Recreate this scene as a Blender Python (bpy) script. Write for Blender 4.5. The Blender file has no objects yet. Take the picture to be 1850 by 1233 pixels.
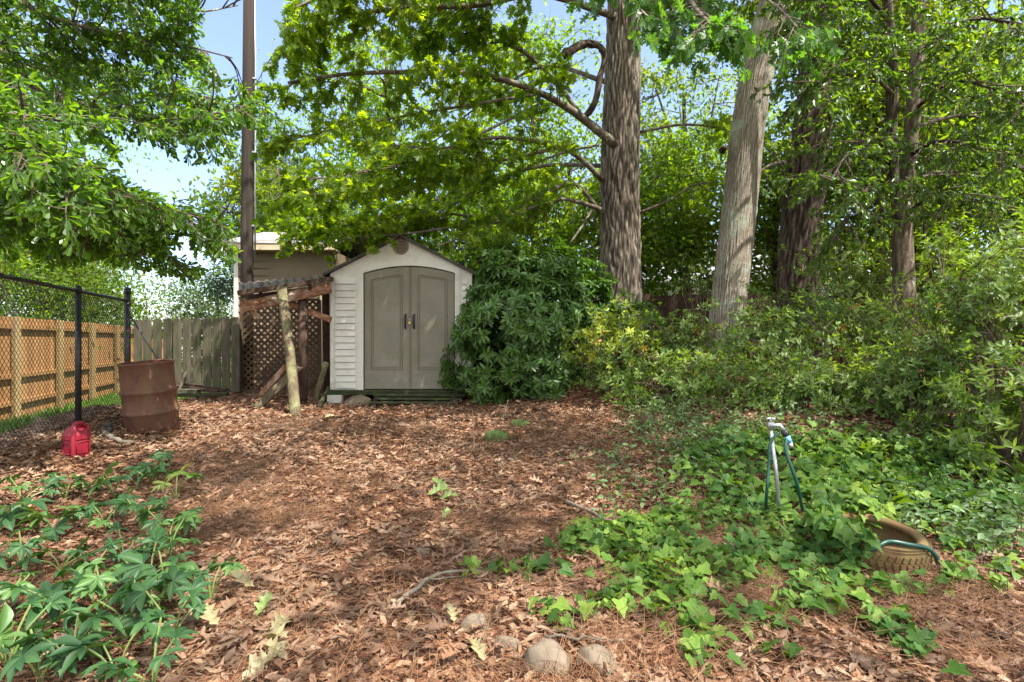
import bpy, math, random
import numpy as np
from mathutils import Vector, Matrix

random.seed(11)
rng = np.random.default_rng(11)
SC = bpy.context.scene
COL = SC.collection
PI = math.pi

# ---------------------------------------------------------------- camera model
F, CX, CY, H = 1000.0, 925.0, 616.5, 1.15       # photo focal length in photo pixels, centre, eye height


def P(px, py, Y):
    """the point at photo direction (px, py) and distance Y in front of the viewpoint"""
    return np.array([(px - CX) / F * Y, Y, H - (py - CY) / F * Y])


def ss(t):
    t = np.clip(t, 0, 1)
    return t * t * (3 - 2 * t)


def gz(x, y):
    """terrain height"""
    x = np.asarray(x, float); y = np.asarray(y, float)
    z = 0.13 * ss((y - 2.5) / 5.0)
    z = z + 0.12 * np.exp(-((x + 4.85 + 0.333 * (y - 6.1)) / 0.75) ** 2) * ss((9 - y) / 2.0)
    z = z + 0.77 * ss((x + 0.35 * (y - 6)) / 4.0) * ss((y - 3.0) / 6.0)
    z = z - 0.5 * ss((-x - 5.4) / 3.0)
    z = z - 0.55 * ss((y - 16) / 14.0) * ss((4 - x) / 8)
    z = z + 0.018 * np.sin(x * 2.3 + y * 1.1) + 0.014 * np.sin(x * 1.1 - y * 2.7 + 1.0) + 0.008 * np.sin(5.1 * x + 3.3 * y)
    return z


def G(px, py):
    """where the sight line of a photo pixel meets the terrain"""
    lo = 0.6
    d = np.array([(px - CX) / F, 1.0, -(py - CY) / F])
    y = lo
    while y < 60:
        if H + d[2] * y < gz(d[0] * y, y):
            break
        y += 0.02
    return np.array([d[0] * y, y, float(gz(d[0] * y, y))])


def nrm(v):
    v = np.asarray(v, float)
    return v / (np.linalg.norm(v, axis=-1, keepdims=True) + 1e-9)


UP = np.array([0, 0, 1.0])

# ---------------------------------------------------------------- node helpers


def new_mat(name):
    m = bpy.data.materials.new(name); m.use_nodes = True
    nt = m.node_tree; nt.nodes.clear()
    out = nt.nodes.new('ShaderNodeOutputMaterial')
    return m, nt, out


def ramp(nt, fac, cols, pos=None):
    r = nt.nodes.new('ShaderNodeValToRGB')
    n = len(cols)
    pos = pos or [i / (n - 1) for i in range(n)]
    el = r.color_ramp.elements
    while len(el) < n: el.new(0.5)
    for e, c, p in zip(el, cols, pos):
        e.position = p; e.color = (*c, 1)
    nt.links.new(fac, r.inputs[0])
    return r.outputs[0]


def noise(nt, vec, scale, detail=6, rough=0.6, dist=0.0):
    n = nt.nodes.new('ShaderNodeTexNoise')
    n.inputs['Scale'].default_value = scale; n.inputs['Detail'].default_value = detail
    n.inputs['Roughness'].default_value = rough; n.inputs['Distortion'].default_value = dist
    nt.links.new(vec, n.inputs['Vector'])
    return n.outputs['Fac']


def mixc(nt, fac, a, b, mode='MIX'):
    m = nt.nodes.new('ShaderNodeMix'); m.data_type = 'RGBA'; m.blend_type = mode
    for s, v in ((m.inputs[0], fac), (m.inputs[6], a), (m.inputs[7], b)):
        if isinstance(v, (int, float)): s.default_value = v
        elif isinstance(v, tuple): s.default_value = (*v, 1)
        else: nt.links.new(v, s)
    return m.outputs[2]


def mapr(nt, v, a, b, c, d):
    m = nt.nodes.new('ShaderNodeMapRange')
    for i, x in enumerate((a, b, c, d)): m.inputs[i + 1].default_value = x
    nt.links.new(v, m.inputs[0])
    return m.outputs[0]


def coords(nt, stretch=(1, 1, 1)):
    t = nt.nodes.new('ShaderNodeTexCoord'); mp = nt.nodes.new('ShaderNodeMapping')
    mp.inputs['Scale'].default_value = stretch
    nt.links.new(t.outputs['Object'], mp.inputs[0])
    return mp.outputs[0]


def principled(nt, out, rough=0.8, spec=0.3, metal=0.0):
    b = nt.nodes.new('ShaderNodeBsdfPrincipled')
    b.inputs['Roughness'].default_value = rough
    b.inputs['Specular IOR Level'].default_value = spec
    b.inputs['Metallic'].default_value = metal
    nt.links.new(b.outputs[0], out.inputs[0])
    return b


def nmat(name, cols, s=5.0, stretch=(1, 1, 1), rough=0.8, spec=0.3, metal=0.0, bump=0.3, bdist=0.01, bscale=None,
         stain=None, stain_s=2.0, stain_pos=(0.5, 0.7), island=0.0, pos=None, detail=8, fine=None):
    """noise driven surface: COLS along a ramp, optional STAIN colour in blotches, ISLAND: brightness change per loose piece"""
    m, nt, out = new_mat(name)
    b = principled(nt, out, rough, spec, metal)
    v = coords(nt, stretch)
    f = noise(nt, v, s, detail, 0.65, 0.3)
    c = ramp(nt, mapr(nt, f, 0.25, 0.75, 0, 1), cols, pos)
    if fine:
        f2 = noise(nt, coords(nt), fine[0], 3, 0.7)
        c = mixc(nt, mapr(nt, f2, 0.45, 0.65, 0, fine[2]), c, fine[1])
    if stain:
        f3 = noise(nt, coords(nt), stain_s, 8, 0.7, 0.6)
        c = mixc(nt, mapr(nt, f3, stain_pos[0], stain_pos[1], 0, 0.85), c, stain)
    if island:
        g = nt.nodes.new('ShaderNodeNewGeometry')
        k = mapr(nt, g.outputs['Random Per Island'], 0, 1, 1 - island, 1 + island * 0.6)
        h = nt.nodes.new('ShaderNodeHueSaturation')
        nt.links.new(k, h.inputs['Value']); nt.links.new(c, h.inputs['Color'])
        c = h.outputs[0]
    nt.links.new(c, b.inputs['Base Color'])
    if bump:
        bp = nt.nodes.new('ShaderNodeBump'); bp.inputs['Strength'].default_value = bump
        bp.inputs['Distance'].default_value = bdist
        nt.links.new(noise(nt, v, bscale or s * 2, 8, 0.7), bp.inputs['Height'])
        nt.links.new(bp.outputs[0], b.inputs['Normal'])
    return m


def barkmat(name, deep, mid, high, patch, s, stretch, patch_pos=(0.55, 0.72), ps=3.0):
    """bark: furrow floors and ridge tops have their own colours, lichen in patches"""
    m, nt, out = new_mat(name)
    b = principled(nt, out, 0.95, 0.15)
    at = nt.nodes.new('ShaderNodeAttribute'); at.attribute_name = 'ridge'
    v = coords(nt, stretch)
    f = mixc(nt, 0.5, at.outputs['Fac'], noise(nt, v, s, 8, 0.7, 0.4))
    c = ramp(nt, f, [deep, mid, high], [0.3, 0.48, 0.68])
    f3 = noise(nt, coords(nt), ps, 8, 0.7, 0.6)
    c = mixc(nt, mapr(nt, f3, patch_pos[0], patch_pos[1], 0, 0.8), c, patch)
    f4 = noise(nt, coords(nt, (1, 1, 0.5)), 0.9, 4, 0.6)
    c = mixc(nt, 1.0, c, ramp(nt, f4, [(0.7, 0.68, 0.66), (1.2, 1.2, 1.2)], [0.35, 0.65]), 'MULTIPLY')
    nt.links.new(c, b.inputs['Base Color'])
    bp = nt.nodes.new('ShaderNodeBump'); bp.inputs['Strength'].default_value = 0.8; bp.inputs['Distance'].default_value = 0.02
    nt.links.new(noise(nt, v, s * 2, 8, 0.7), bp.inputs['Height'])
    nt.links.new(bp.outputs[0], b.inputs['Normal'])
    return m


def leafmat(name, cols, trans=0.4, tcol=(1.7, 1.6, 0.45), rough=0.45, spec=0.4, clump=None, cs=1.3, vein=False, pos=None):
    m, nt, out = new_mat(name)
    b = nt.nodes.new('ShaderNodeBsdfPrincipled')
    b.inputs['Roughness'].default_value = rough; b.inputs['Specular IOR Level'].default_value = spec
    g = nt.nodes.new('ShaderNodeNewGeometry')
    c = ramp(nt, g.outputs['Random Per Island'], cols, pos)
    if clump:
        f = noise(nt, g.outputs['Position'], cs, 3, 0.6)
        c = mixc(nt, mapr(nt, f, 0.42, 0.66, 0, 0.75), c, clump)
    f = noise(nt, g.outputs['Position'], 90.0, 3, 0.6)
    c = mixc(nt, 1.0, c, ramp(nt, f, [(0.72, 0.72, 0.72), (1.2, 1.2, 1.2)]), 'MULTIPLY')
    nt.links.new(c, b.inputs['Base Color'])
    if trans > 0:
        t = nt.nodes.new('ShaderNodeBsdfTranslucent')
        tc = mixc(nt, 1.0, c, tcol, 'MULTIPLY')
        nt.links.new(tc, t.inputs['Color'])
        mx = nt.nodes.new('ShaderNodeMixShader'); mx.inputs[0].default_value = trans
        nt.links.new(b.outputs[0], mx.inputs[1]); nt.links.new(t.outputs[0], mx.inputs[2])
        nt.links.new(mx.outputs[0], out.inputs[0])
    else:
        nt.links.new(b.outputs[0], out.inputs[0])
    return m


# ---------------------------------------------------------------- mesh helpers


def mesh_np(name, V, loops, totals, mat, smooth=False):
    me = bpy.data.meshes.new(name)
    V = np.ascontiguousarray(V, np.float32)
    me.vertices.add(len(V)); me.vertices.foreach_set('co', V.ravel())
    me.loops.add(len(loops)); me.loops.foreach_set('vertex_index', np.ascontiguousarray(loops, np.int32))
    totals = np.asarray(totals, np.int32)
    starts = np.concatenate([[0], np.cumsum(totals)[:-1]]).astype(np.int32)
    me.polygons.add(len(totals)); me.polygons.foreach_set('loop_start', starts)
    me.polygons.foreach_set('use_smooth', np.full(len(totals), smooth, bool))
    me.update(calc_edges=True)
    if mat: me.materials.append(mat)
    return me


def tag(o, label=None, cat=None, group=None, kind=None):
    if label: o['label'] = label
    if cat: o['category'] = cat
    if group: o['group'] = group
    if kind: o['kind'] = kind
    return o


def thing(name, label, cat, loc=(0, 0, 0), group=None):
    o = bpy.data.objects.new(name, None); COL.objects.link(o)
    o.location = [float(a) for a in loc]; o.empty_display_size = 0.1
    return tag(o, label, cat, group)


def root_of(o):
    while o.parent: o = o.parent
    return o


def link(name, me, root=None, loc=None):
    o = bpy.data.objects.new(name, me); COL.objects.link(o)
    if root is not None: o.parent = root
    if loc is not None: o.location = [float(a) for a in loc]
    return o


class MB:
    """collects shapes in world space; build() links them as ONE mesh object"""
    def __init__(s): s.V, s.Fc, s.n = [], [], 0

    def add(s, V, faces):
        V = np.asarray(V, float); s.V.append(V)
        s.Fc += [[i + s.n for i in f] for f in faces]; s.n += len(V)

    def tube(s, pts, r, k=6, cap=True, wob=0.0, squash=None):
        pts = np.asarray(pts, float); n = len(pts)
        r = np.interp(np.linspace(0, 1, n), np.linspace(0, 1, len(r)), r) if np.ndim(r) else np.full(n, float(r))
        t = nrm(np.gradient(pts, axis=0))
        a = np.cross(t[0], UP if abs(t[0][2]) < 0.9 else np.array([1.0, 0, 0])); u = nrm(a)
        ang = np.arange(k) * 2 * PI / k
        out = np.empty((n, k, 3))
        for i in range(n):
            u = nrm(u - t[i] * np.dot(u, t[i])); w = np.cross(t[i], u)
            rr = r[i] * (1 + (rng.uniform(-wob, wob, k) if wob else 0))
            out[i] = pts[i] + (np.cos(ang) * rr)[:, None] * u + (np.sin(ang) * rr)[:, None] * w
        f = []
        for i in range(n - 1):
            for j in range(k):
                j2 = (j + 1) % k
                f.append([i * k + j, i * k + j2, (i + 1) * k + j2, (i + 1) * k + j])
        if cap:
            f.append([k - 1 - j for j in range(k)]); f.append([(n - 1) * k + j for j in range(k)])
        s.add(out.reshape(-1, 3), f)
        return s

    def box(s, lo, hi, M=None):
        x0, y0, z0 = lo; x1, y1, z1 = hi
        V = np.array([[x0, y0, z0], [x1, y0, z0], [x1, y1, z0], [x0, y1, z0], [x0, y0, z1], [x1, y0, z1], [x1, y1, z1], [x0, y1, z1]], float)
        if M is not None: V = V @ np.array(M.to_3x3()).T + np.array(M.translation)
        s.add(V, [[0, 3, 2, 1], [4, 5, 6, 7], [0, 1, 5, 4], [1, 2, 6, 5], [2, 3, 7, 6], [3, 0, 4, 7]])
        return s

    def bar(s, a, b, w, h, up=UP, jag=0.0):
        """board of width w and thickness h from a to b"""
        a = np.asarray(a, float); b = np.asarray(b, float); t = nrm(b - a)
        x = nrm(np.cross(t, up)); z = np.cross(x, t)
        V = []
        for p in (a, b):
            for sx, sz in ((-1, -1), (1, -1), (1, 1), (-1, 1)):
                V.append(p + x * sx * w / 2 + z * sz * h / 2 + rng.uniform(-1, 1, 3) * jag)
        s.add(V, [[3, 2, 1, 0], [4, 5, 6, 7], [0, 1, 5, 4], [1, 2, 6, 5], [2, 3, 7, 6], [3, 0, 4, 7]])
        return s

    def prism(s, prof, y0, y1):
        """polygon in x-z extruded from y0 to y1"""
        n = len(prof)
        V = [[x, y0, z] for x, z in prof] + [[x, y1, z] for x, z in prof]
        s.add(V, [list(range(n)), [2 * n - 1 - i for i in range(n)]] + [[(i + 1) % n, i, n + i, n + (i + 1) % n] for i in range(n)])
        return s

    def lathe(s, prof, c, M=None, k=32, closed=False):
        """(radius, z) profile round the z axis at c"""
        ang = np.arange(k) * 2 * PI / k
        V = np.array([[r * math.cos(a), r * math.sin(a), z] for r, z in prof for a in ang])
        if M is not None: V = V @ np.array(M.to_3x3()).T
        V = V + np.asarray(c, float)
        n = len(prof); f = []
        for i in range(n if closed else n - 1):
            i2 = (i + 1) % n
            for j in range(k):
                j2 = (j + 1) % k
                f.append([i * k + j, i * k + j2, i2 * k + j2, i2 * k + j])
        s.add(V, f)
        return s

    def build(s, name, mat, root=None, smooth=False, bevel=0.0, loc=None, sub=0):
        V = np.concatenate(s.V)
        if root is not None:
            V = V - np.array(root_of(root).location)
        elif loc is not None:
            V = V - np.asarray(loc, float)
        me = mesh_np(name, V, [i for f in s.Fc for i in f], [len(f) for f in s.Fc], mat, smooth)
        if mat is not None and mat.name.endswith('_bark') and getattr(s, 'ridge', None) is None: s.ridge = rng.uniform(0.15, 0.9, len(V))
        if getattr(s, 'ridge', None) is not None and len(s.ridge) == len(V):
            me.attributes.new('ridge', 'FLOAT', 'POINT').data.foreach_set('value', np.ascontiguousarray(s.ridge, np.float32))
        o = link(name, me, root, loc if root is None else None)
        if bevel:
            bv = o.modifiers.new('bevel', 'BEVEL'); bv.width = bevel; bv.segments = 2; bv.limit_method = 'ANGLE'
        if sub:
            sb = o.modifiers.new('sub', 'SUBSURF'); sb.levels = sub; sb.render_levels = sub
        return o


# ---------------------------------------------------------------- leaf templates: unit length along +y, z up


def halves(out, fold=0.18, bend=0.15):
    """a leaf from one side's outline (x, y), its midrib on x = 0; two folded halves"""
    mid = [(0, 0), (0, 0.5), (0, 1.0)]
    n = len(out)
    V = [(0, y, -bend * y * y) for _, y in mid]
    V += [(x, y, fold * x - bend * y * y) for x, y in out]
    V += [(-x, y, fold * x - bend * y * y) for x, y in out]
    Fc = [[0] + [3 + i for i in range(n)] + [2, 1], [0, 1, 2] + [3 + n + i for i in reversed(range(n))]]
    return np.array(V, float), Fc


OAK = [halves([(0.05, 0.14), (0.2, 0.2), (0.08, 0.32), (0.3, 0.43), (0.33, 0.5), (0.1, 0.54), (0.36, 0.72), (0.33, 0.78), (0.1, 0.74), (0.16, 0.92)], 0.2, b) for b in (0.1, 0.25)]
OAK += [halves([(0.06, 0.18), (0.24, 0.16), (0.09, 0.36), (0.36, 0.42), (0.4, 0.54), (0.12, 0.58), (0.28, 0.8), (0.08, 0.8)], 0.3, 0.2)]
OBOV = [halves([(0.05, 0.2), (0.14, 0.55), (0.21, 0.8), (0.16, 0.96)], 0.25, 0.15), halves([(0.04, 0.25), (0.12, 0.6), (0.17, 0.84), (0.1, 0.98)], 0.1, 0.3)]
ELL = [halves([(0.17, 0.25), (0.19, 0.55), (0.1, 0.85)], 0.25, 0.2), halves([(0.2, 0.3), (0.21, 0.6)], 0.15, 0.1)]
SLIM = [halves([(0.1, 0.25), (0.12, 0.55), (0.06, 0.85)], 0.2, 0.25), halves([(0.11, 0.3), (0.1, 0.7)], 0.3, 0.1)]
IVY = [halves([(0.2, -0.14), (0.42, -0.06), (0.5, 0.14), (0.33, 0.3), (0.42, 0.55), (0.2, 0.6)], 0.15, 0.2),
       halves([(0.24, -0.1), (0.46, 0.05), (0.28, 0.34), (0.34, 0.5), (0.17, 0.66)], 0.25, 0.15),
       halves([(0.16, -0.12), (0.38, -0.12), (0.52, 0.1), (0.36, 0.26), (0.22, 0.62)], 0.05, 0.3)]


def grid_leaf(w, prof, nx=4, ny=6, bend=0.3, cup=0.25, wave=0.0, twist=0.0):
    V = []
    for j in range(ny + 1):
        t = j / ny
        hw = w * np.interp(t, [p[0] for p in prof], [p[1] for p in prof])
        for i in range(nx + 1):
            u = (i / nx - 0.5) * 2
            x = u * hw
            z = -bend * t * t + cup * abs(u) ** 1.3 * hw + wave * math.sin(t * 9 + u * 3) * hw
            a = twist * t
            V.append((x * math.cos(a) - z * math.sin(a) * 0.3, t, z + x * math.sin(a)))
    Fc = [[j * (nx + 1) + i, j * (nx + 1) + i + 1, (j + 1) * (nx + 1) + i + 1, (j + 1) * (nx + 1) + i] for j in range(ny) for i in range(nx)]
    return np.array(V, float), Fc


PROF_R = [(0, 0.02), (0.15, 0.5), (0.45, 1), (0.7, 0.9), (0.9, 0.45), (1, 0.0)]
RHODO = [grid_leaf(0.16, PROF_R, 2, 4, 0.25, 0.45), grid_leaf(0.15, PROF_R, 2, 4, 0.4, 0.3), grid_leaf(0.17, PROF_R, 2, 4, 0.1, 0.6)]
LIT = [grid_leaf(0.2, PROF_R, 2, 3, b, c, 0.3, tw) for b, c, tw in ((0.2, 0.55, 0.4), (-0.2, -0.5, -0.5), (0.1, 0.9, 0.2), (-0.1, 0.3, 0.7))]
LIT += [grid_leaf(0.13, PROF_R, 2, 3, b, c, 0.2, tw) for b, c, tw in ((0.2, 1.0, 0.8), (-0.2, -1.0, -0.3))]
LITOAK = [halves([(0.05, 0.14), (0.2, 0.2), (0.08, 0.32), (0.3, 0.43), (0.1, 0.54), (0.36, 0.72), (0.1, 0.74), (0.16, 0.92)], f, b) for f, b in ((0.5, 0.2), (-0.4, -0.2), (0.8, -0.1))]


class LS:
    """collects instances of leaf templates as one mesh"""
    def __init__(s): s.parts = []

    def add(s, tpl, pos, d, n, size, wid=None):
        pos = np.asarray(pos, float); N = len(pos)
        if N == 0: return
        y = nrm(d); x = nrm(np.cross(y, n)); z = np.cross(x, y)
        size = np.broadcast_to(np.asarray(size, float), (N,))
        which = rng.integers(0, len(tpl), N)
        for k, (V, Fc) in enumerate(tpl):
            m = which == k
            if not m.any(): continue
            sz = size[m][:, None, None]
            W = V[None] * sz
            Q = pos[m][:, None] + W[..., :1] * x[m][:, None] + W[..., 1:2] * y[m][:, None] + W[..., 2:] * z[m][:, None]
            s.parts.append((Q, Fc))

    def count(s): return sum(len(q) for q, _ in s.parts)

    def build(s, name, mat, root=None, smooth=False, loc=None):
        Vs, Ls, Ts, off = [], [], [], 0
        for Q, Fc in s.parts:
            N, nv = Q.shape[:2]
            Vs.append(Q.reshape(-1, 3))
            fl = np.array([i for f in Fc for i in f]); tt = [len(f) for f in Fc]
            Ls.append((np.arange(N)[:, None] * nv + fl[None] + off).ravel()); Ts.append(np.tile(tt, N)); off += N * nv
        V = np.concatenate(Vs)
        if root is not None: V = V - np.array(root_of(root).location)
        elif loc is not None: V = V - np.asarray(loc, float)
        me = mesh_np(name, V, np.concatenate(Ls), np.concatenate(Ts), mat, smooth)
        return link(name, me, root, loc if root is None else None)


def cr(pts, n):
    """smooth curve through control points"""
    p = np.asarray(pts, float)
    p = np.vstack([2 * p[0] - p[1], p, 2 * p[-1] - p[-2]])
    m = len(p) - 3
    out = []
    for t in np.linspace(0, m - 1e-6, n):
        i = int(t); u = t - i
        a, b, c, d = p[i:i + 4]
        out.append(0.5 * (2 * b + (c - a) * u + (2 * a - 5 * b + 4 * c - d) * u * u + (3 * b - a - 3 * c + d) * u ** 3))
    return np.array(out)


def along(pl, t):
    x = t * (len(pl) - 1); i = min(int(x), len(pl) - 2); u = x - i
    return pl[i] * (1 - u) + pl[i + 1] * u, nrm(pl[i + 1] - pl[i])


def grow(p, d, L, n, droop=0.0, wob=0.15):
    pts = [np.asarray(p, float)]; d = nrm(d)
    for i in range(n):
        d = nrm(d + rng.normal(0, wob, 3) + np.array([0, 0, droop]))
        pts.append(pts[-1] + d * L / n)
    return np.array(pts)


def plen(pl): return float(np.linalg.norm(np.diff(pl, axis=0), axis=1).sum())


def leaves_on(ls, tpl, tp, nl, lsz, drp=0.25, leafn=0.6, t0=0.25, fwd=0.8):
    k = len(tp) - 1
    t = rng.uniform(t0, 1, nl) * k; i = np.minimum(t.astype(int), k - 1); u = (t - i)[:, None]
    pos = tp[i] * (1 - u) + tp[i + 1] * u
    d = nrm(tp[i + 1] - tp[i]) * fwd + rng.normal(0, 0.55, (nl, 3)) + np.array([0, 0, -drp])
    ls.add(tpl, pos, d, UP + rng.normal(0, leafn, (nl, 3)), rng.uniform(*lsz, nl))


def foliate(limbs, ls, mb, tpl, s1=0.2, l1=(0.5, 1.2), s2=0.16, l2=(0.15, 0.35), nl=9, lsz=(0.09, 0.14), t0=0.25, droop=-0.06, leafn=0.6, drp=0.25, vert=0.35, taper=0.45, keep=None):
    for pl in limbs:
        L = plen(pl); n = max(2, int(L * (1 - t0) / s1))
        for i in range(n):
            t = t0 + (1 - t0) * (i + rng.random()) / n
            p, d = along(pl, t)
            side = nrm(np.cross(d, UP)) * (1 if rng.random() < 0.5 else -1) + UP * rng.normal(0, vert)
            l = rng.uniform(*l1) * (1 - taper * t)
            sp = grow(p, d * 0.65 + side * 0.8, l, 5, droop, 0.12)
            if keep is not None and not keep(sp[-1]): continue
            mb.tube(sp, np.linspace(0.011, 0.004, len(sp)), 4, False)
            m = int(l / s2) + 1
            for j in range(m + 1):
                tt = 1.0 if j == m else 0.25 + 0.75 * (j + rng.random()) / m
                q, dd = along(sp, tt)
                s = nrm(np.cross(dd, UP)) * (1 if j % 2 else -1) + UP * rng.normal(0, 0.4)
                tp = grow(q, dd * 0.7 + (s * 0.8 if j < m else 0), rng.uniform(*l2), 3, droop, 0.15)
                if keep is not None and not keep(tp[-1]): continue
                mb.tube(tp, np.linspace(0.0045, 0.002, len(tp)), 3, False)
                leaves_on(ls, tpl, tp, nl, lsz, drp, leafn)


def clump_crown(ls, mb, tpl, centre, rad, n, m, lsz, limbs=None, csz=(0.5, 0.3), shell=2.2, low=-1.0, leafn=0.7, drp=0.2, hole=None):
    """leaf clumps through an ellipsoid, each carried by a curved twig from the nearest limb"""
    c = np.asarray(centre, float); rad = np.asarray(rad, float)
    pts = np.concatenate([l for l in limbs]) if limbs else None
    k = 0
    while k < n:
        u = nrm(rng.normal(0, 1, 3)) * rng.random() ** (1 / shell)
        if u[2] < low: continue
        q = c + u * rad
        if hole is not None and hole(q): k += 1; continue
        k += 1
        if pts is not None:
            b = pts[np.argmin(((pts - q) ** 2).sum(1))]
            mid = (b + q) / 2 + rng.normal(0, 0.08, 3) * np.linalg.norm(q - b) + np.array([0, 0, 0.08 * np.linalg.norm(q - b)])
            mb.tube(cr([b, mid, q], 5), np.linspace(0.022, 0.005, 5), 4, False)
        mm = int(m * rng.uniform(0.6, 1.4))
        s = rng.uniform(0.6, 1.3)
        pos = q + np.clip(rng.normal(0, 1, (mm, 3)), -1.7, 1.7) * np.array([csz[0], csz[0], csz[1]]) * s
        d = nrm(pos - q) * 0.6 + rng.normal(0, 0.6, (mm, 3)) + np.array([0, 0, -drp])
        ls.add(tpl, pos, d, UP + nrm(u) * 0.3 + rng.normal(0, leafn, (mm, 3)), rng.uniform(*lsz, mm))
        for j in range(7):
            e = q + np.clip(rng.normal(0, 1.2, 3), -1.8, 1.8) * np.array([csz[0], csz[0], csz[1]])
            mb.tube([q, (q + e) / 2 + rng.normal(0, 0.03, 3), e], [0.006, 0.004, 0.002], 3, False)


def whorls(ls, tpl, tips, outd, per, size, open_=(0.7, 1.2), droop=0.2):
    N = len(tips)
    tips = np.repeat(tips, per, 0); o = nrm(np.repeat(outd, per, 0))
    a = np.tile(np.arange(per) * 2 * PI / per, N) + np.repeat(rng.uniform(0, 6, N), per) + rng.normal(0, 0.25, N * per)
    ref = np.where(np.abs(o[:, 2:3]) > 0.9, np.array([[1.0, 0, 0]]), UP[None])
    u = nrm(np.cross(o, ref)); w = np.cross(o, u)
    k = rng.uniform(*open_, N * per)[:, None]
    rad = u * np.cos(a)[:, None] + w * np.sin(a)[:, None]
    d = o * np.cos(k) + rad * np.sin(k) + np.array([0, 0, -droop])
    n = o * np.sin(k) - rad * np.cos(k) + UP * 0.25 + rng.normal(0, 0.15, (N * per, 3))
    ls.add(tpl, tips + rng.normal(0, 0.006, (N * per, 3)), d, n, rng.uniform(*size, N * per))


def sinfield(k, seed, lo, hi):
    rs = np.random.default_rng(seed)
    f = [(rs.integers(lo[0], hi[0] + 1), rs.uniform(lo[1], hi[1]), rs.uniform(0, 6.3), rs.uniform(0.6, 1)) for _ in range(k)]
    return lambda a, z: sum(w * np.sin(i * a + q * z * (1 if n % 2 else -1) + p) for n, (i, q, p, w) in enumerate(f)) / math.sqrt(k)


def bark_trunk(path, radii, k=40, n=90, furrow=0.05, fr=14, flare=0.35, lump=0.03, seed=1):
    """trunk with broken vertical ridges and a root flare"""
    pl = cr(path, n); r = np.interp(np.linspace(0, 1, n), np.linspace(0, 1, len(radii)), radii)
    t = nrm(np.gradient(pl, axis=0)); ang = np.arange(k) * 2 * PI / k
    h = np.concatenate([[0], np.cumsum(np.linalg.norm(np.diff(pl, axis=0), axis=1))])
    u = nrm(np.cross(t[0], np.array([0, 1.0, 0]))); V = np.empty((n, k, 3))
    warp = sinfield(8, seed, (1, 2.0), (9, 9.0)); wz = sinfield(6, seed + 3, (2, 0.5), (16, 5.0)); brk = sinfield(10, seed + 1, (4, 3.0), (fr + 6, 16.0)); fine = sinfield(10, seed + 2, (fr, 2.0), (3 * fr, 22.0))
    A, Zh = np.meshgrid(ang, h)
    ridge = np.abs(np.sin(0.5 * fr * A + 1.7 * warp(A, Zh))) ** 0.6
    crack = np.abs(np.sin(9.0 * Zh + 2.2 * wz(A, Zh))) ** 0.5
    disp = furrow * (1.3 * (ridge * (0.55 + 0.45 * crack) - 0.6) * (0.8 + 0.4 * brk(A, Zh)) + 0.35 * brk(A, Zh) + 0.35 * fine(A, Zh))
    ph = rng.uniform(0, 6, 3)
    for i in range(n):
        u = nrm(u - t[i] * np.dot(u, t[i])); w = np.cross(t[i], u)
        z = h[i]
        rr = r[i] * (1 + disp[i] + lump * np.sin(2 * ang + z * 1.3 + ph[0]) + lump * np.sin(3 * ang - z * 2.1 + ph[1])
                     + flare * np.exp(-z / 0.3) * (0.6 + 0.5 * np.sin(5 * ang + ph[2])))
        rr = rr + rng.normal(0, 0.004, k) * r[i]
        V[i] = pl[i] + (np.cos(ang) * rr)[:, None] * u + (np.sin(ang) * rr)[:, None] * w
    f = [[i * k + j, i * k + (j + 1) % k, (i + 1) * k + (j + 1) % k, (i + 1) * k + j] for i in range(n - 1) for j in range(k)]
    mb = MB(); mb.add(V.reshape(-1, 3), f); mb.ridge = np.clip(0.5 + disp / (furrow * 2.0), 0, 1).ravel()
    return mb, pl
# ================================================================ materials
M = {}
M['cedar'] = nmat('new_cedar_boards', [(0.30, 0.14, 0.045), (0.44, 0.225, 0.08), (0.52, 0.285, 0.115)], 3, (1, 1, 0.15), 0.75, bump=0.15, island=0.25)
M['cedar_post'] = nmat('treated_post_wood', [(0.16, 0.11, 0.045), (0.24, 0.17, 0.07), (0.3, 0.21, 0.1)], 3, (1, 1, 0.15), 0.8, bump=0.2)
M['grey_wood'] = nmat('weathered_picket_wood', [(0.03, 0.026, 0.017), (0.075, 0.064, 0.041), (0.13, 0.11, 0.073)], 6, (3, 3, 0.35), 0.9, bump=0.35, stain=(0.07, 0.09, 0.035), stain_s=2.5, island=0.3)
M['rotten_wood'] = nmat('rotten_brown_beam_wood', [(0.07, 0.03, 0.015), (0.2, 0.095, 0.05), (0.36, 0.24, 0.16)], 7, (0.7, 2, 2), 0.9, bump=0.5, stain=(0.42, 0.33, 0.25), stain_s=3, stain_pos=(0.52, 0.62))
M['post_wood'] = nmat('lichen_covered_post_wood', [(0.04, 0.029, 0.016), (0.09, 0.068, 0.038), (0.145, 0.117, 0.07)], 7, (3, 3, 0.4), 0.9, bump=0.5, stain=(0.2, 0.22, 0.1), stain_s=4)
M['dark_wood'] = nmat('dark_stained_wood', [(0.018, 0.011, 0.008), (0.05, 0.03, 0.02), (0.1, 0.06, 0.04)], 7, (2, 2, 0.4), 0.9, bump=0.4)
M['lattice_wood'] = nmat('brown_lattice_wood', [(0.035, 0.02, 0.011), (0.08, 0.048, 0.027), (0.13, 0.08, 0.046)], 9, (1, 1, 1), 0.85, bump=0.3, island=0.35)
M['mossy_plank'] = nmat('mossy_dark_planks', [(0.014, 0.014, 0.008), (0.034, 0.036, 0.017), (0.06, 0.064, 0.03)], 7, (0.4, 2, 2), 0.95, bump=0.5, stain=(0.05, 0.085, 0.02), stain_s=3)
M['siding'] = nmat('tan_clapboard', [(0.125, 0.09, 0.054), (0.16, 0.118, 0.073), (0.19, 0.143, 0.092)], 3, (0.3, 1, 2), 0.6, bump=0.08, island=0.08)
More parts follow.
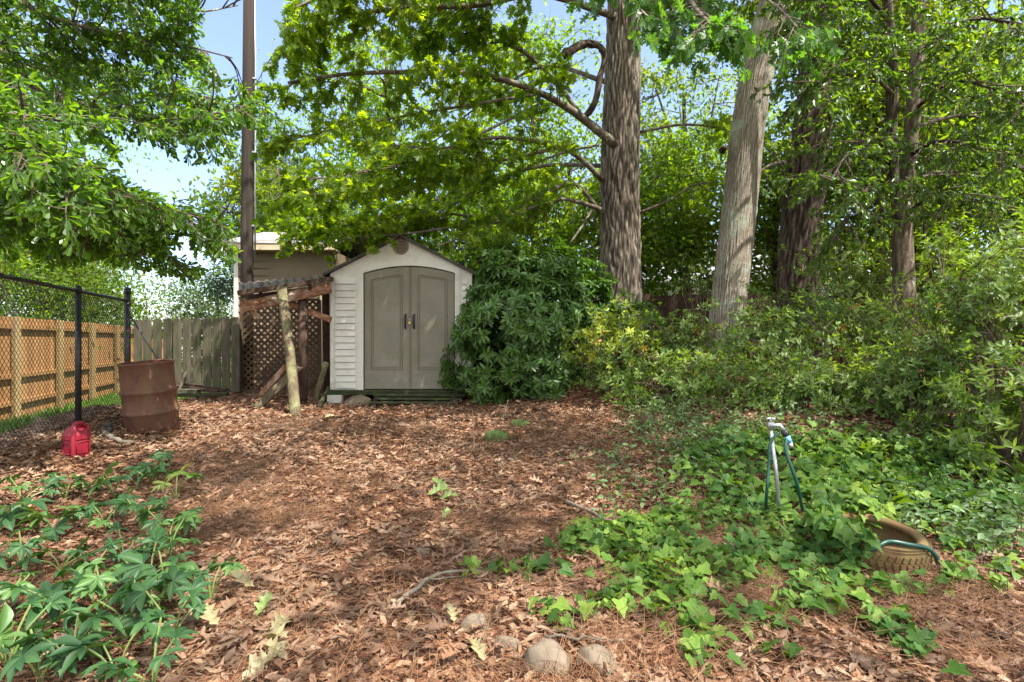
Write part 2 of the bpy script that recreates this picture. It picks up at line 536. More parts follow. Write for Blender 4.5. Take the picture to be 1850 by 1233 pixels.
M['trim'] = nmat('cream_trim_paint', [(0.36, 0.29, 0.2), (0.45, 0.37, 0.26)], 4, rough=0.6, bump=0.05)
M['white_trim'] = nmat('white_corner_trim', [(0.5, 0.47, 0.4), (0.6, 0.57, 0.5)], 4, rough=0.6, bump=0.05)
M['shingle'] = nmat('pale_roof_shingles', [(0.16, 0.15, 0.14), (0.28, 0.265, 0.25), (0.38, 0.36, 0.34)], 12, (1, 1, 1), 0.9, bump=0.5)
M['shed_wall'] = nmat('grey_white_shed_vinyl', [(0.48, 0.47, 0.41), (0.57, 0.56, 0.5), (0.62, 0.61, 0.55)], 4, (1, 1, 1), 0.55, bump=0.15, bscale=60, stain=(0.33, 0.35, 0.19), stain_s=2.6, stain_pos=(0.52, 0.78))
M['shed_door'] = nmat('taupe_shed_door_vinyl', [(0.145, 0.133, 0.1), (0.18, 0.166, 0.126), (0.21, 0.194, 0.148)], 3, (1, 1, 1), 0.6, bump=0.5, bdist=0.004, bscale=80, stain=(0.13, 0.135, 0.07), stain_s=2.2, stain_pos=(0.48, 0.75), fine=(120, (0.21, 0.215, 0.15), 0.4))
M['shed_moulding'] = nmat('taupe_door_moulding', [(0.13, 0.105, 0.075), (0.17, 0.14, 0.1)], 5, rough=0.55, bump=0.1)
M['shed_roof'] = nmat('dark_shed_roof', [(0.035, 0.032, 0.028), (0.07, 0.065, 0.055)], 8, rough=0.8, bump=0.2, stain=(0.12, 0.13, 0.09), stain_s=3)
M['vent'] = nmat('taupe_vent_plastic', [(0.17, 0.14, 0.11), (0.22, 0.18, 0.14)], 5, rough=0.5, bump=0.05)
M['black'] = nmat('black_plastic', [(0.012, 0.012, 0.012), (0.03, 0.03, 0.028)], 6, rough=0.45, bump=0.05)
M['dark_gap'] = nmat('dark_shed_inside', [(0.02, 0.018, 0.014), (0.03, 0.026, 0.02)], 4, rough=0.9, bump=0)
M['brass'] = nmat('brass_padlock', [(0.45, 0.3, 0.1), (0.6, 0.42, 0.16)], 8, rough=0.35, metal=0.9, bump=0.1)
M['steel'] = nmat('galvanised_steel', [(0.32, 0.33, 0.33), (0.48, 0.49, 0.5)], 14, rough=0.42, metal=0.75, bump=0.15, stain=(0.22, 0.17, 0.12), stain_s=9, stain_pos=(0.58, 0.75))
M['chain'] = nmat('black_vinyl_wire', [(0.012, 0.012, 0.013), (0.03, 0.03, 0.032)], 6, rough=0.5, bump=0)
M['chain_post'] = nmat('black_coated_post', [(0.012, 0.012, 0.014), (0.028, 0.028, 0.03)], 6, rough=0.4, spec=0.4, bump=0.05)
M['rust'] = nmat('rusty_barrel_steel', [(0.06, 0.026, 0.016), (0.12, 0.052, 0.032), (0.17, 0.082, 0.052)], 4, (1, 1, 0.6), 0.75, spec=0.3, bump=0.3, bdist=0.004, stain=(0.12, 0.08, 0.036), stain_s=1.6, stain_pos=(0.45, 0.62), fine=(60, (0.08, 0.035, 0.02), 0.55))
M['rust_in'] = nmat('barrel_inside_rust', [(0.07, 0.022, 0.012), (0.15, 0.05, 0.03)], 5, rough=0.9, bump=0.3)
M['red'] = nmat('faded_red_plastic', [(0.14, 0.004, 0.012), (0.19, 0.007, 0.018), (0.23, 0.025, 0.033)], 5, rough=0.5, spec=0.4, bump=0.15, bdist=0.004, bscale=25, stain=(0.26, 0.07, 0.06), stain_s=6, stain_pos=(0.6, 0.85))
M['red_cap'] = nmat('dark_red_cap', [(0.2, 0.01, 0.015), (0.28, 0.02, 0.03)], 5, rough=0.5, bump=0.05)
M['hose'] = nmat('dark_green_hose', [(0.004, 0.04, 0.028), (0.008, 0.065, 0.044)], 20, rough=0.35, spec=0.5, bump=0.1)
M['teal'] = nmat('teal_hose_connector', [(0.08, 0.26, 0.36), (0.16, 0.36, 0.45)], 9, rough=0.4, bump=0.1)
M['tyre'] = nmat('mud_brown_tyre_rubber', [(0.065, 0.037, 0.015), (0.12, 0.072, 0.029), (0.165, 0.104, 0.044)], 6, rough=0.85, bump=0.4, bdist=0.006, stain=(0.12, 0.12, 0.035), stain_s=5)
M['soil'] = nmat('dark_soil', [(0.015, 0.01, 0.007), (0.045, 0.03, 0.02)], 20, rough=1, bump=0.6)
M['stone'] = nmat('tan_field_stone', [(0.08, 0.06, 0.042), (0.15, 0.115, 0.082), (0.22, 0.175, 0.13)], 7, rough=0.9, bump=0.6, bdist=0.02, stain=(0.18, 0.17, 0.08), stain_s=9, fine=(55, (0.13, 0.1, 0.07), 0.6))
M['moss'] = nmat('moss_covered_stone', [(0.03, 0.05, 0.012), (0.075, 0.11, 0.028), (0.12, 0.15, 0.05)], 14, rough=1, bump=0.9, bdist=0.02, bscale=60, stain=(0.2, 0.19, 0.13), stain_s=5, stain_pos=(0.56, 0.66))
M['concrete'] = nmat('pale_concrete_block', [(0.42, 0.4, 0.34), (0.55, 0.52, 0.45)], 14, rough=0.9, bump=0.3, stain=(0.3, 0.3, 0.2), stain_s=8)
M['stick'] = nmat('lichen_grey_stick', [(0.06, 0.048, 0.034), (0.135, 0.112, 0.082), (0.2, 0.19, 0.14)], 25, rough=0.95, bump=0.6)
M['pole'] = nmat('creosoted_pole_wood', [(0.012, 0.009, 0.007), (0.028, 0.02, 0.015), (0.06, 0.044, 0.033)], 4, (4, 4, 0.12), 0.9, bump=0.5)
M['bark_oak'] = barkmat('furrowed_oak_bark', (0.022, 0.017, 0.013), (0.09, 0.07, 0.053), (0.25, 0.217, 0.178), (0.2, 0.2, 0.15), 22, (1, 1, 0.3))
M['bark_pale'] = barkmat('pale_grey_bark', (0.07, 0.056, 0.042), (0.19, 0.163, 0.126), (0.33, 0.295, 0.24), (0.3, 0.34, 0.27), 24, (1, 1, 0.6), (0.52, 0.66), 2.2)
M['bark_dark'] = barkmat('dark_brown_bark', (0.012, 0.009, 0.007), (0.05, 0.037, 0.028), (0.13, 0.1, 0.078), (0.08, 0.09, 0.055), 20, (1, 1, 0.35))
M['bark_brown'] = barkmat('brown_grey_bark', (0.04, 0.03, 0.022), (0.11, 0.085, 0.063), (0.2, 0.165, 0.125), (0.4, 0.42, 0.36), 16, (1, 1, 0.5), (0.6, 0.66), 4.0)
M['bark_twig'] = nmat('twig_bark', [(0.05, 0.036, 0.026), (0.11, 0.085, 0.062)], 12, rough=0.9, bump=0)
M['bark_limb'] = nmat('lichened_limb_bark', [(0.04, 0.03, 0.022), (0.1, 0.078, 0.057), (0.2, 0.18, 0.14)], 9, rough=0.95, bump=0.6, stain=(0.3, 0.33, 0.22), stain_s=5, stain_pos=(0.54, 0.66))
M['stump'] = nmat('crumbling_stump_wood', [(0.04, 0.02, 0.014), (0.13, 0.07, 0.045)], 12, rough=1, bump=0.8)
M['far_fence'] = nmat('old_brown_board_fence', [(0.02, 0.012, 0.009), (0.05, 0.03, 0.02), (0.08, 0.05, 0.035)], 6, (2, 2, 0.3), 0.95, bump=0.3, island=0.4)
M['far_wall'] = nmat('pale_house_wall', [(0.6, 0.58, 0.54), (0.7, 0.68, 0.64)], 3, rough=0.8, bump=0.05)
M['far_roof'] = nmat('grey_house_roof', [(0.2, 0.2, 0.22), (0.3, 0.3, 0.32)], 10, rough=0.9, bump=0.2)
M['glass'] = nmat('dark_window_glass', [(0.02, 0.025, 0.03), (0.04, 0.045, 0.05)], 3, rough=0.1, spec=0.6, bump=0)
M['rusty_sheet'] = nmat('dull_corrugated_sheet', [(0.045, 0.038, 0.028), (0.085, 0.073, 0.055), (0.135, 0.118, 0.095)], 5, rough=0.7, metal=0.2, bump=0.2, stain=(0.07, 0.05, 0.03), stain_s=4)

M['oak_leaf'] = leafmat('oak_leaf_green', [(0.05, 0.09, 0.011), (0.085, 0.138, 0.015), (0.13, 0.185, 0.022)], 0.6, (4.2, 3.6, 0.45), spec=0.25, clump=(0.06, 0.12, 0.014), cs=0.7)
M['oak_leaf_near'] = leafmat('oak_leaf_blue_green', [(0.035, 0.09, 0.028), (0.055, 0.125, 0.035), (0.08, 0.16, 0.035)], 0.5, (3.0, 3.0, 0.6), clump=(0.06, 0.13, 0.02))
M['water_oak_leaf'] = leafmat('water_oak_leaf_green', [(0.035, 0.085, 0.016), (0.06, 0.12, 0.022), (0.09, 0.16, 0.03)], 0.55, (3.6, 3.3, 0.5), rough=0.35, spec=0.5, clump=(0.06, 0.13, 0.016), cs=0.8)
M['holly_leaf'] = leafmat('understory_leaf_green', [(0.03, 0.07, 0.014), (0.055, 0.11, 0.02), (0.09, 0.16, 0.03)], 0.45, (3.0, 2.8, 0.5), rough=0.35, spec=0.5, clump=(0.06, 0.115, 0.018), cs=0.9)
M['far_leaf'] = leafmat('backdrop_leaf_green', [(0.04, 0.08, 0.014), (0.065, 0.12, 0.018), (0.1, 0.16, 0.025)], 0.55, (3.4, 3.1, 0.5), spec=0.25, clump=(0.1, 0.13, 0.02), cs=0.4)
M['bright_leaf'] = leafmat('bright_yellow_green_leaf', [(0.08, 0.14, 0.016), (0.11, 0.18, 0.02), (0.15, 0.22, 0.03)], 0.55, (3.0, 2.8, 0.5), spec=0.25, clump=(0.06, 0.12, 0.016), cs=0.5)
M['cedar_leaf'] = leafmat('evergreen_spray', [(0.014, 0.036, 0.018), (0.024, 0.055, 0.025), (0.04, 0.08, 0.03)], 0.2, (1.8, 1.8, 0.6), cs=0.8)
M['pale_leaf'] = leafmat('pale_far_leaf', [(0.06, 0.105, 0.03), (0.09, 0.14, 0.042), (0.12, 0.17, 0.06)], 0.4, (1.6, 1.5, 0.7))
M['rhodo_leaf'] = leafmat('rhododendron_leaf', [(0.04, 0.092, 0.015), (0.063, 0.13, 0.022), (0.095, 0.17, 0.036)], 0.3, (2.2, 2.3, 0.5), rough=0.4, spec=0.4, clump=(0.05, 0.11, 0.022), cs=2)
M['azalea_leaf'] = leafmat('azalea_leaf_green', [(0.075, 0.125, 0.02), (0.12, 0.185, 0.035), (0.19, 0.26, 0.075)], 0.42, (2.4, 2.3, 0.6), clump=(0.045, 0.1, 0.022), cs=2)
M['azalea_yellow'] = leafmat('azalea_leaf_yellow_green', [(0.2, 0.27, 0.025), (0.3, 0.37, 0.035), (0.38, 0.44, 0.05)], 0.4, (1.5, 1.4, 0.4), clump=(0.14, 0.21, 0.025), cs=2)
M['dry_leaf'] = leafmat('dry_orange_leaf', [(0.3, 0.11, 0.02), (0.42, 0.17, 0.03), (0.32, 0.2, 0.06)], 0.3, (1.3, 1.0, 0.4))
M['ivy_leaf'] = leafmat('ivy_leaf_green', [(0.035, 0.085, 0.014), (0.075, 0.15, 0.02), (0.12, 0.21, 0.03), (0.19, 0.27, 0.045)], 0.35, (1.8, 1.7, 0.35), rough=0.55, spec=0.2, clump=(0.035, 0.095, 0.024), cs=1.1)
M['cover_leaf'] = leafmat('ground_cover_leaf', [(0.05, 0.1, 0.026), (0.085, 0.145, 0.045), (0.13, 0.19, 0.07)], 0.3, (1.8, 1.8, 0.5), clump=(0.05, 0.11, 0.022))
M['hellebore_leaf'] = leafmat('hellebore_leaf', [(0.02, 0.062, 0.022), (0.032, 0.085, 0.027), (0.05, 0.118, 0.035)], 0.3, (2.0, 2.1, 0.4), rough=0.5, spec=0.3)
M['hellebore_light'] = leafmat('hellebore_leaf_light', [(0.06, 0.13, 0.035), (0.09, 0.175, 0.045)], 0.3, (1.9, 1.9, 0.4), rough=0.45, spec=0.35)
M['hellebore_yellow'] = leafmat('hellebore_leaf_yellow', [(0.1, 0.15, 0.025), (0.16, 0.2, 0.035)], 0.3, (1.4, 1.4, 0.4), rough=0.4)
M['stem_green'] = leafmat('green_leaf_stem', [(0.1, 0.16, 0.04), (0.16, 0.2, 0.06)], 0.0)
LITC = [(0.0387, 0.0176, 0.0096), (0.089, 0.0406, 0.0203), (0.1432, 0.0676, 0.0338), (0.2012, 0.1047, 0.0563), (0.2632, 0.1521, 0.0874), (0.356, 0.2333, 0.1465), (0.1625, 0.1082, 0.0704)]
M['litter'] = leafmat('dead_leaf_brown', LITC, 0.12, (1.4, 1.1, 0.7), clump=(0.26, 0.175, 0.115), cs=1.2, pos=[0, 0.18, 0.38, 0.58, 0.76, 0.9, 1.0], rough=0.55, spec=0.35)
M['needle'] = leafmat('pine_needle_brown', [(0.07, 0.032, 0.016), (0.14, 0.064, 0.031), (0.23, 0.128, 0.062)], 0.0, rough=0.6)
M['fallen'] = leafmat('pale_green_fallen_leaf', [(0.15, 0.14, 0.06), (0.22, 0.19, 0.095), (0.27, 0.225, 0.13)], 0.15, (1.3, 1.3, 0.5))
M['fallen_green'] = leafmat('green_fallen_leaf', [(0.09, 0.14, 0.035), (0.16, 0.21, 0.06)], 0.15, (1.3, 1.3, 0.5))
M['grass'] = leafmat('lawn_grass', [(0.06, 0.13, 0.014), (0.1, 0.2, 0.02), (0.16, 0.26, 0.03)], 0.3, (1.6, 1.6, 0.4))

# ================================================================ world, sun, camera
SUN_EL, SUN_AZ = 58.0, 128.0           # azimuth clockwise from +y (behind the trees, a little to the right)
w = bpy.data.worlds.new("World"); SC.world = w; w.use_nodes = True
nt = w.node_tree; nt.nodes.clear()
sky = nt.nodes.new('ShaderNodeTexSky'); sky.sky_type = 'NISHITA'; sky.sun_disc = False
sky.sun_elevation = math.radians(SUN_EL); sky.sun_rotation = math.radians(SUN_AZ)
sky.air_density = 1.0; sky.dust_density = 0.6; sky.ozone_density = 2.5
tc = nt.nodes.new('ShaderNodeTexCoord'); mp = nt.nodes.new('ShaderNodeMapping'); mp.inputs['Scale'].default_value = (1, 1, 2.2)
nt.links.new(tc.outputs['Generated'], mp.inputs[0])
sxyz = nt.nodes.new('ShaderNodeSeparateXYZ'); nt.links.new(tc.outputs['Generated'], sxyz.inputs[0])
# broken cloud, mostly added out of view opposite the trees to brighten camera-facing surfaces
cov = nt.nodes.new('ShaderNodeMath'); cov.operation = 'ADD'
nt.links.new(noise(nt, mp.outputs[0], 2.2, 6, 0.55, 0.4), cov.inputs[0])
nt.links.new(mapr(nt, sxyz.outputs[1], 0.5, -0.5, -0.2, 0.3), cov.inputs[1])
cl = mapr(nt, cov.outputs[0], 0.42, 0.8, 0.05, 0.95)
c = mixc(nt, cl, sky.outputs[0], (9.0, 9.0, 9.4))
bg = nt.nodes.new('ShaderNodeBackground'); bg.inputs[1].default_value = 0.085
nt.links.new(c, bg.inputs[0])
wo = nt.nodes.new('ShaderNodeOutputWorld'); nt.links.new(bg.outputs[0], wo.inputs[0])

sl = bpy.data.lights.new('sun', 'SUN'); sl.energy = 3.7; sl.angle = math.radians(0.53); sl.color = (1, 0.95, 0.87)
so = bpy.data.objects.new('sun', sl); COL.objects.link(so)
e, a = math.radians(SUN_EL), math.radians(SUN_AZ)
sd = Vector((math.sin(a) * math.cos(e), math.cos(a) * math.cos(e), math.sin(e)))
so.rotation_euler = sd.to_track_quat('Z', 'Y').to_euler(); so.location = sd * 60

cam = bpy.data.cameras.new('camera'); cam.sensor_width = 36; cam.lens = 36 * F / 1850
cam.clip_start = 0.05; cam.clip_end = 2000
co = bpy.data.objects.new('camera', cam); COL.objects.link(co)
co.location = (0, 0, H); co.rotation_euler = (PI / 2, 0, 0); SC.camera = co
SC.view_settings.view_transform = 'Standard'; SC.view_settings.look = 'None'
SC.view_settings.exposure = 2.0; SC.view_settings.gamma = 1
try:
    SC.cycles.max_bounces = 10; SC.cycles.transparent_max_bounces = 4
    SC.cycles.diffuse_bounces = 5; SC.cycles.transmission_bounces = 6; SC.cycles.glossy_bounces = 3
    SC.cycles.sample_clamp_indirect = 6
    SC.cycles.use_denoising = True; SC.cycles.denoising_prefilter = 'NONE'; SC.cycles.denoising_input_passes = 'RGB_ALBEDO_NORMAL'
except Exception:
    pass

# ================================================================ terrain
def axis(a, b, step, far, g):
    v = list(np.arange(a, b + 1e-6, step)); s = step
    lo, hi = [], []
    x = b
    while x < far: s *= g; x += s; hi.append(x)
    s = step; x = a
    while x > -far: s *= g; x -= s; lo.append(x)
    return np.array(lo[::-1] + v + hi)


gx = axis(-9, 9, 0.09, 700, 1.14); gy = axis(0.5, 14, 0.09, 700, 1.14)
XX, YY = np.meshgrid(gx, gy)
ZZ = gz(XX, YY) + 0.012 * np.sin(XX * 9 + YY * 4) * np.sin(YY * 8 - XX * 3) * (np.abs(XX) < 9) * (YY < 14)
nx_, ny_ = len(gx), len(gy)
idx = np.arange(nx_ * ny_).reshape(ny_, nx_)
q = np.stack([idx[:-1, :-1], idx[:-1, 1:], idx[1:, 1:], idx[1:, :-1]], -1).reshape(-1, 4)
m, nt, out = new_mat('leaf_covered_earth')
b = principled(nt, out, 0.95, 0.1)
geo = nt.nodes.new('ShaderNodeNewGeometry')
vo = nt.nodes.new('ShaderNodeTexVoronoi'); vo.inputs['Scale'].default_value = 26
nz = nt.nodes.new('ShaderNodeTexNoise'); nz.inputs['Scale'].default_value = 14
nt.links.new(geo.outputs['Position'], nz.inputs['Vector'])
ad = mixc(nt, 0.12, geo.outputs['Position'], nz.outputs['Color'], 'LINEAR_LIGHT')
nt.links.new(ad, vo.inputs['Vector'])
sep = nt.nodes.new('ShaderNodeSeparateColor'); nt.links.new(vo.outputs['Color'], sep.inputs[0])
lc = ramp(nt, sep.outputs[0], [(0.03, 0.014, 0.009), (0.09, 0.036, 0.02), (0.15, 0.065, 0.035), (0.22, 0.11, 0.06), (0.3, 0.18, 0.11)])
gc = ramp(nt, noise(nt, geo.outputs['Position'], 3, 6), [(0.04, 0.09, 0.012), (0.09, 0.16, 0.02)], [0.35, 0.7])
sx = nt.nodes.new('ShaderNodeSeparateXYZ'); nt.links.new(geo.outputs['Position'], sx.inputs[0])
k1 = mapr(nt, sx.outputs[0], -5.6, -6.0, 0, 1); k2 = mapr(nt, sx.outputs[1], 13.0, 14.5, 0, 1)
mxx = nt.nodes.new('ShaderNodeMath'); mxx.operation = 'MAXIMUM'; nt.links.new(k1, mxx.inputs[0]); nt.links.new(k2, mxx.inputs[1])
nt.links.new(mixc(nt, mxx.outputs[0], lc, gc), b.inputs['Base Color'])
bp = nt.nodes.new('ShaderNodeBump'); bp.inputs['Strength'].default_value = 0.8; bp.inputs['Distance'].default_value = 0.03
nt.links.new(vo.outputs['Distance'], bp.inputs['Height']); nt.links.new(bp.outputs[0], b.inputs['Normal'])
me = mesh_np('ground', np.stack([XX, YY, ZZ], -1).reshape(-1, 3), q.ravel(), np.full(len(q), 4), m, True)
tag(link('ground', me), kind='structure')

# ================================================================ storage shed
YS = 9.2
SX0, SX1, SXC = -3.02, -0.66, -1.84
ZB, ZE, ZP = 0.34, 2.27, 2.87
DX0, DX1 = -2.466, -0.95
DXC = (DX0 + DX1) / 2
shed = thing('storage_shed', 'pale vinyl storage shed with arched taupe double doors and round gable vent', 'shed', (SXC, YS + 0.9, 0.25))


def arch(x, top=2.40, edge=2.28, c=DXC, hw=(DX1 - DX0) / 2):
    return edge + (top - edge) * (1 - ((x - c) / hw) ** 2)


def gab(x): return ZE + (ZP - ZE) * (1 - abs(x - SXC) / (SX1 - SXC))


wl = MB()
wl.prism([(SX0, ZB), (DX0, ZB), (DX0, arch(DX0)), (DX0, gab(DX0)), (SX0, ZE)], YS, YS + 0.05)
wl.prism([(DX1, ZB), (SX1, ZB), (SX1, ZE), (DX1, gab(DX1)), (DX1, arch(DX1))], YS, YS + 0.05)
xs = np.linspace(DX0, DX1, 17)
wl.prism([(x, arch(x)) for x in xs] + [(DX1, gab(DX1)), (SXC, ZP), (DX0, gab(DX0))], YS, YS + 0.05)
wl.box((SX0, YS + 0.05, ZB), (SX0 + 0.04, YS + 1.9, ZE)); wl.box((SX1 - 0.04, YS + 0.05, ZB), (SX1, YS + 1.9, ZE))
wl.prism([(SX0, ZB), (SX1, ZB), (SX1, ZE), (SXC, ZP), (SX0, ZE)], YS + 1.9, YS + 1.95)
wall_o = wl.build('front_wall', M['shed_wall'], shed)
for x0, x1 in ((SX0 + 0.09, DX0 - 0.13), (DX1 + 0.13, SX1 - 0.09)):
    sd_ = MB(); z = ZB + 0.03
    while z < 2.14:
        a_ = 0.093
        V = [[x0, YS - 0.032, z], [x1, YS - 0.032, z], [x1, YS - 0.004, z + a_], [x0, YS - 0.004, z + a_], [x0, YS + 0.02, z], [x1, YS + 0.02, z], [x1, YS + 0.02, z + a_], [x0, YS + 0.02, z + a_]]
        sd_.add(V, [[0, 1, 2, 3], [1, 0, 4, 5], [3, 2, 6, 7], [0, 3, 7, 4], [2, 1, 5, 6]])
        z += 0.108
    sd_.build('siding', M['shed_wall'], wall_o)
for sgn, xa in ((1, SX0 + 0.003), (-1, SX1 - 0.003)):
    MB().box((min(xa, xa + sgn * 0.055), YS - 0.016, ZB + 0.002), (max(xa, xa + sgn * 0.055), YS + 0.003, ZE - 0.03)).build('corner_trim', M['shed_wall'], shed, bevel=0.005)
# raised door surround that follows the arch
fr = MB()
pts_in = [(DX0, ZB)] + [(x, arch(x)) for x in xs] + [(DX1, ZB)]
pts_out = [(DX0 - 0.085, ZB)] + [(DXC + (x - DXC) * 1.11, arch(x) + 0.085) for x in xs] + [(DX1 + 0.085, ZB)]
V, Fc = [], []
for (xi, zi), (xo, zo) in zip(pts_in, pts_out):
    V += [[xi, YS - 0.02, zi], [xo, YS - 0.02, zo], [xi, YS + 0.03, zi], [xo, YS + 0.01, zo]]
for i in range(len(pts_in) - 1):
    a0, b0 = 4 * i, 4 * i + 4
    Fc += [[a0, a0 + 1, b0 + 1, b0], [a0 + 1, a0 + 3, b0 + 3, b0 + 1], [a0 + 2, a0, b0, b0 + 2]]
fr.add(V, Fc)
fr.build('door_surround', M['shed_wall'], shed)
fl = MB().box((SX0 + 0.05, YS + 0.055, ZB - 0.04), (SX1 - 0.05, YS + 1.88, ZB + 0.01))
fl.build('floor', M['dark_gap'], shed)
rf = MB()
for s in (-1, 1):
    xe = SXC + s * (SX1 - SXC + 0.1)
    ze = ZE - 0.05
    prof = [(SXC, ZP + 0.045), (xe, ze + 0.045), (xe, ze), (SXC, ZP)]
    rf.prism(prof if s > 0 else prof[::-1], YS - 0.09, YS + 2.05)
rf.build('roof', M['shed_roof'], shed)
MB().bar([SXC, YS - 0.1, ZP + 0.05], [SXC, YS + 2.06, ZP + 0.05], 0.12, 0.03).build('ridge_cap', M['shed_roof'], shed, bevel=0.008)
# vent
vz = 2.72
ry = Matrix.Rotation(PI / 2, 4, 'X')
v = MB().lathe([(0.132, 0), (0.132, 0.025), (0.108, 0.03), (0.108, 0.005)], (SXC - 0.005, YS + 0.001, vz), ry, 40)
vent_o = v.build('vent', M['vent'], shed, True)
v = MB()
for i in range(-4, 5):
    z = i * 0.024; hw = math.sqrt(0.11 ** 2 - z * z)
    v.box((SXC - 0.005 - hw, YS - 0.02, vz + z - 0.007), (SXC - 0.005 + hw, YS - 0.008, vz + z + 0.007))
v.build('louvre', M['vent'], vent_o)
MB().lathe([(0.0001, 0), (0.112, 0)], (SXC - 0.005, YS - 0.003, vz), ry, 32).build('vent_screen', M['dark_gap'], vent_o)
# doors
XM = -1.695
for x0, x1, hs in ((DX0 + 0.012, XM - 0.012, 1), (XM + 0.012, DX1 - 0.012, -1)):
    xx = np.linspace(x0, x1, 12)
    d = MB().prism([(x0, ZB + 0.012), (x1, ZB + 0.012)] + [(x, arch(x) - 0.015) for x in xx[::-1]], YS + 0.005, YS + 0.045)
    do = d.build('door', M['shed_door'], shed, bevel=0.006)
    mo = MB()
    for ins, r in ((0.115, 0.009), (0.145, 0.006)):
        a0, a1 = x0 + ins, x1 - ins
        ring = [(a0, 0.56 + ins), (a1, 0.56 + ins)] + [(x, arch(x) - 0.035 - ins) for x in np.linspace(a1, a0, 10)] + [(a0, 0.56 + ins)]
        mo.tube([(x, YS + 0.004, z) for x, z in ring], r, 6)
    mo.build('moulding', M['shed_moulding'], do)
    pn = MB()
    a0, a1 = x0 + 0.16, x1 - 0.16
    pn.prism([(a0, 0.72), (a1, 0.72)] + [(x, arch(x) - 0.195) for x in np.linspace(a1, a0, 10)], YS - 0.001, YS + 0.006)
    pn.build('panel', M['shed_door'], do)
    hx = XM - hs * 0.07
    h = MB().tube(cr([[hx, YS + 0.002, 1.36], [hx, YS - 0.045, 1.39], [hx, YS - 0.055, 1.47], [hx, YS - 0.045, 1.56], [hx, YS + 0.002, 1.59]], 12), [0.014, 0.017, 0.018, 0.018, 0.017, 0.014], 8)
    h.build('handle', M['black'], do, True)
MB().box((XM - 0.016, YS - 0.012, ZB + 0.015), (XM + 0.016, YS + 0.004, 2.37)).build('door_astragal', M['shed_moulding'], shed, bevel=0.004)
pl = thing('padlock', 'small brass padlock hanging between the shed door handles', 'padlock', (XM, YS - 0.03, 1.44))
MB().box((XM - 0.02, YS - 0.05, 1.43), (XM + 0.02, YS - 0.028, 1.472)).build('lock_body', M['brass'], pl, bevel=0.006)
MB().tube(cr([[XM - 0.018, YS - 0.037, 1.47], [XM - 0.018, YS - 0.037, 1.5], [XM, YS - 0.037, 1.522], [XM + 0.018, YS - 0.037, 1.5], [XM + 0.018, YS - 0.037, 1.47]], 14), 0.005, 6).build('shackle', M['steel'], pl, True)
MB().box((XM - 0.035, YS - 0.026, 1.495), (XM + 0.035, YS - 0.014, 1.513)).build('hasp', M['vent'], pl)

# platform the shed stands on, step planks, stone and block
pf = thing('shed_platform', 'low dark mossy timber platform carrying the vinyl shed', 'platform', (SXC, YS + 0.8, 0.25))
MB().box((SX0 - 0.03, YS - 0.1, 0.265), (SX1 + 0.02, YS + 2.0, 0.3)).build('deck', M['mossy_plank'], pf, bevel=0.006)
MB().box((SX0 - 0.01, YS - 0.085, 0.302), (SX1, YS + 1.97, 0.338)).build('deck_board', M['mossy_plank'], pf, bevel=0.006)
for x in (-2.1, -1.2):
    MB().box((x - 0.1, YS, 0.12), (x + 0.1, YS + 1.8, 0.264)).build('skid', M['dark_wood'], pf, bevel=0.008)
rp = thing('plank_ramp', 'sloping mossy plank ramp leading up to the shed doors', 'ramp', (-1.7, YS - 0.35, 0.22))
for i in range(3):
    y0 = YS - 0.11 - i * 0.145
    z = 0.27 - i * 0.045
    MB().bar([-2.25 + 0.04 * (i % 2), y0 - 0.07, z], [-0.75 - 0.05 * i, y0 - 0.07, z - 0.005], 0.143, 0.03).build('plank', M['mossy_plank'], rp, bevel=0.006)
MB().bar([-2.2, YS - 0.12, 0.24], [-2.15, YS - 0.62, 0.1], 0.06, 0.07).build('bearer', M['dark_wood'], rp)
MB().bar([-0.95, YS - 0.12, 0.24], [-0.95, YS - 0.62, 0.1], 0.06, 0.07).build('bearer', M['dark_wood'], rp)


def rock(name, label, c, r, mat, seed, flat=0.7, rough=0.4, cat='stone', group=None):
    rs = np.random.default_rng(seed)
    n, k = 22, 28
    V = []
    ph = rs.uniform(0, 6, 12); fq = rs.integers(1, 5, 12)
    dirs = nrm(rs.normal(0, 1, (7, 3)))
    cut = rs.uniform(0.6, 0.9, 7)
    for i in range(n + 1):
        th = PI * i / n
        for j in range(k):
            a = 2 * PI * j / k
            d = np.array([math.sin(th) * math.cos(a), math.sin(th) * math.sin(a), math.cos(th)])
            R = 1 + rough * 0.35 * (math.sin(fq[0] * a + ph[0]) * math.sin(th) + math.sin(3 * th + ph[1]) * 0.6 + 0.5 * math.sin((fq[2] + 3) * a + ph[2]) * math.sin(th) * math.cos(2 * th))
            for dd, cc in zip(dirs, cut):
                q_ = d @ dd
                if q_ * R > cc: R = cc / q_ + 0.12 * (R - cc / q_)
            R += rs.normal(0, 0.008) if 0 < i < n else 0
            V.append(d * R * np.array(r))
    Fc = [[i * k + j, (i + 1) * k + j, (i + 1) * k + (j + 1) % k, i * k + (j + 1) % k] for i in range(n) for j in range(k)]
    mb = MB(); mb.add(np.array(V) + np.asarray(c), Fc)
    return tag(mb.build(name, mat, None, True, loc=c), label, cat, group)


bl = MB().box((-3.03, YS - 0.14, 0.06), (-2.79, YS - 0.03, 0.262))
tag(bl.build('concrete_block', M['concrete'], None, bevel=0.008, loc=(-2.9, YS - 0.07, 0.1)), 'pale rectangular concrete block under the front corner of the shed', 'block')
rock('support_stone', 'grey rounded stone propping up the shed platform beside the concrete block', (-2.5, YS - 0.2, 0.16), (0.24, 0.14, 0.13), M['stone'], 3)

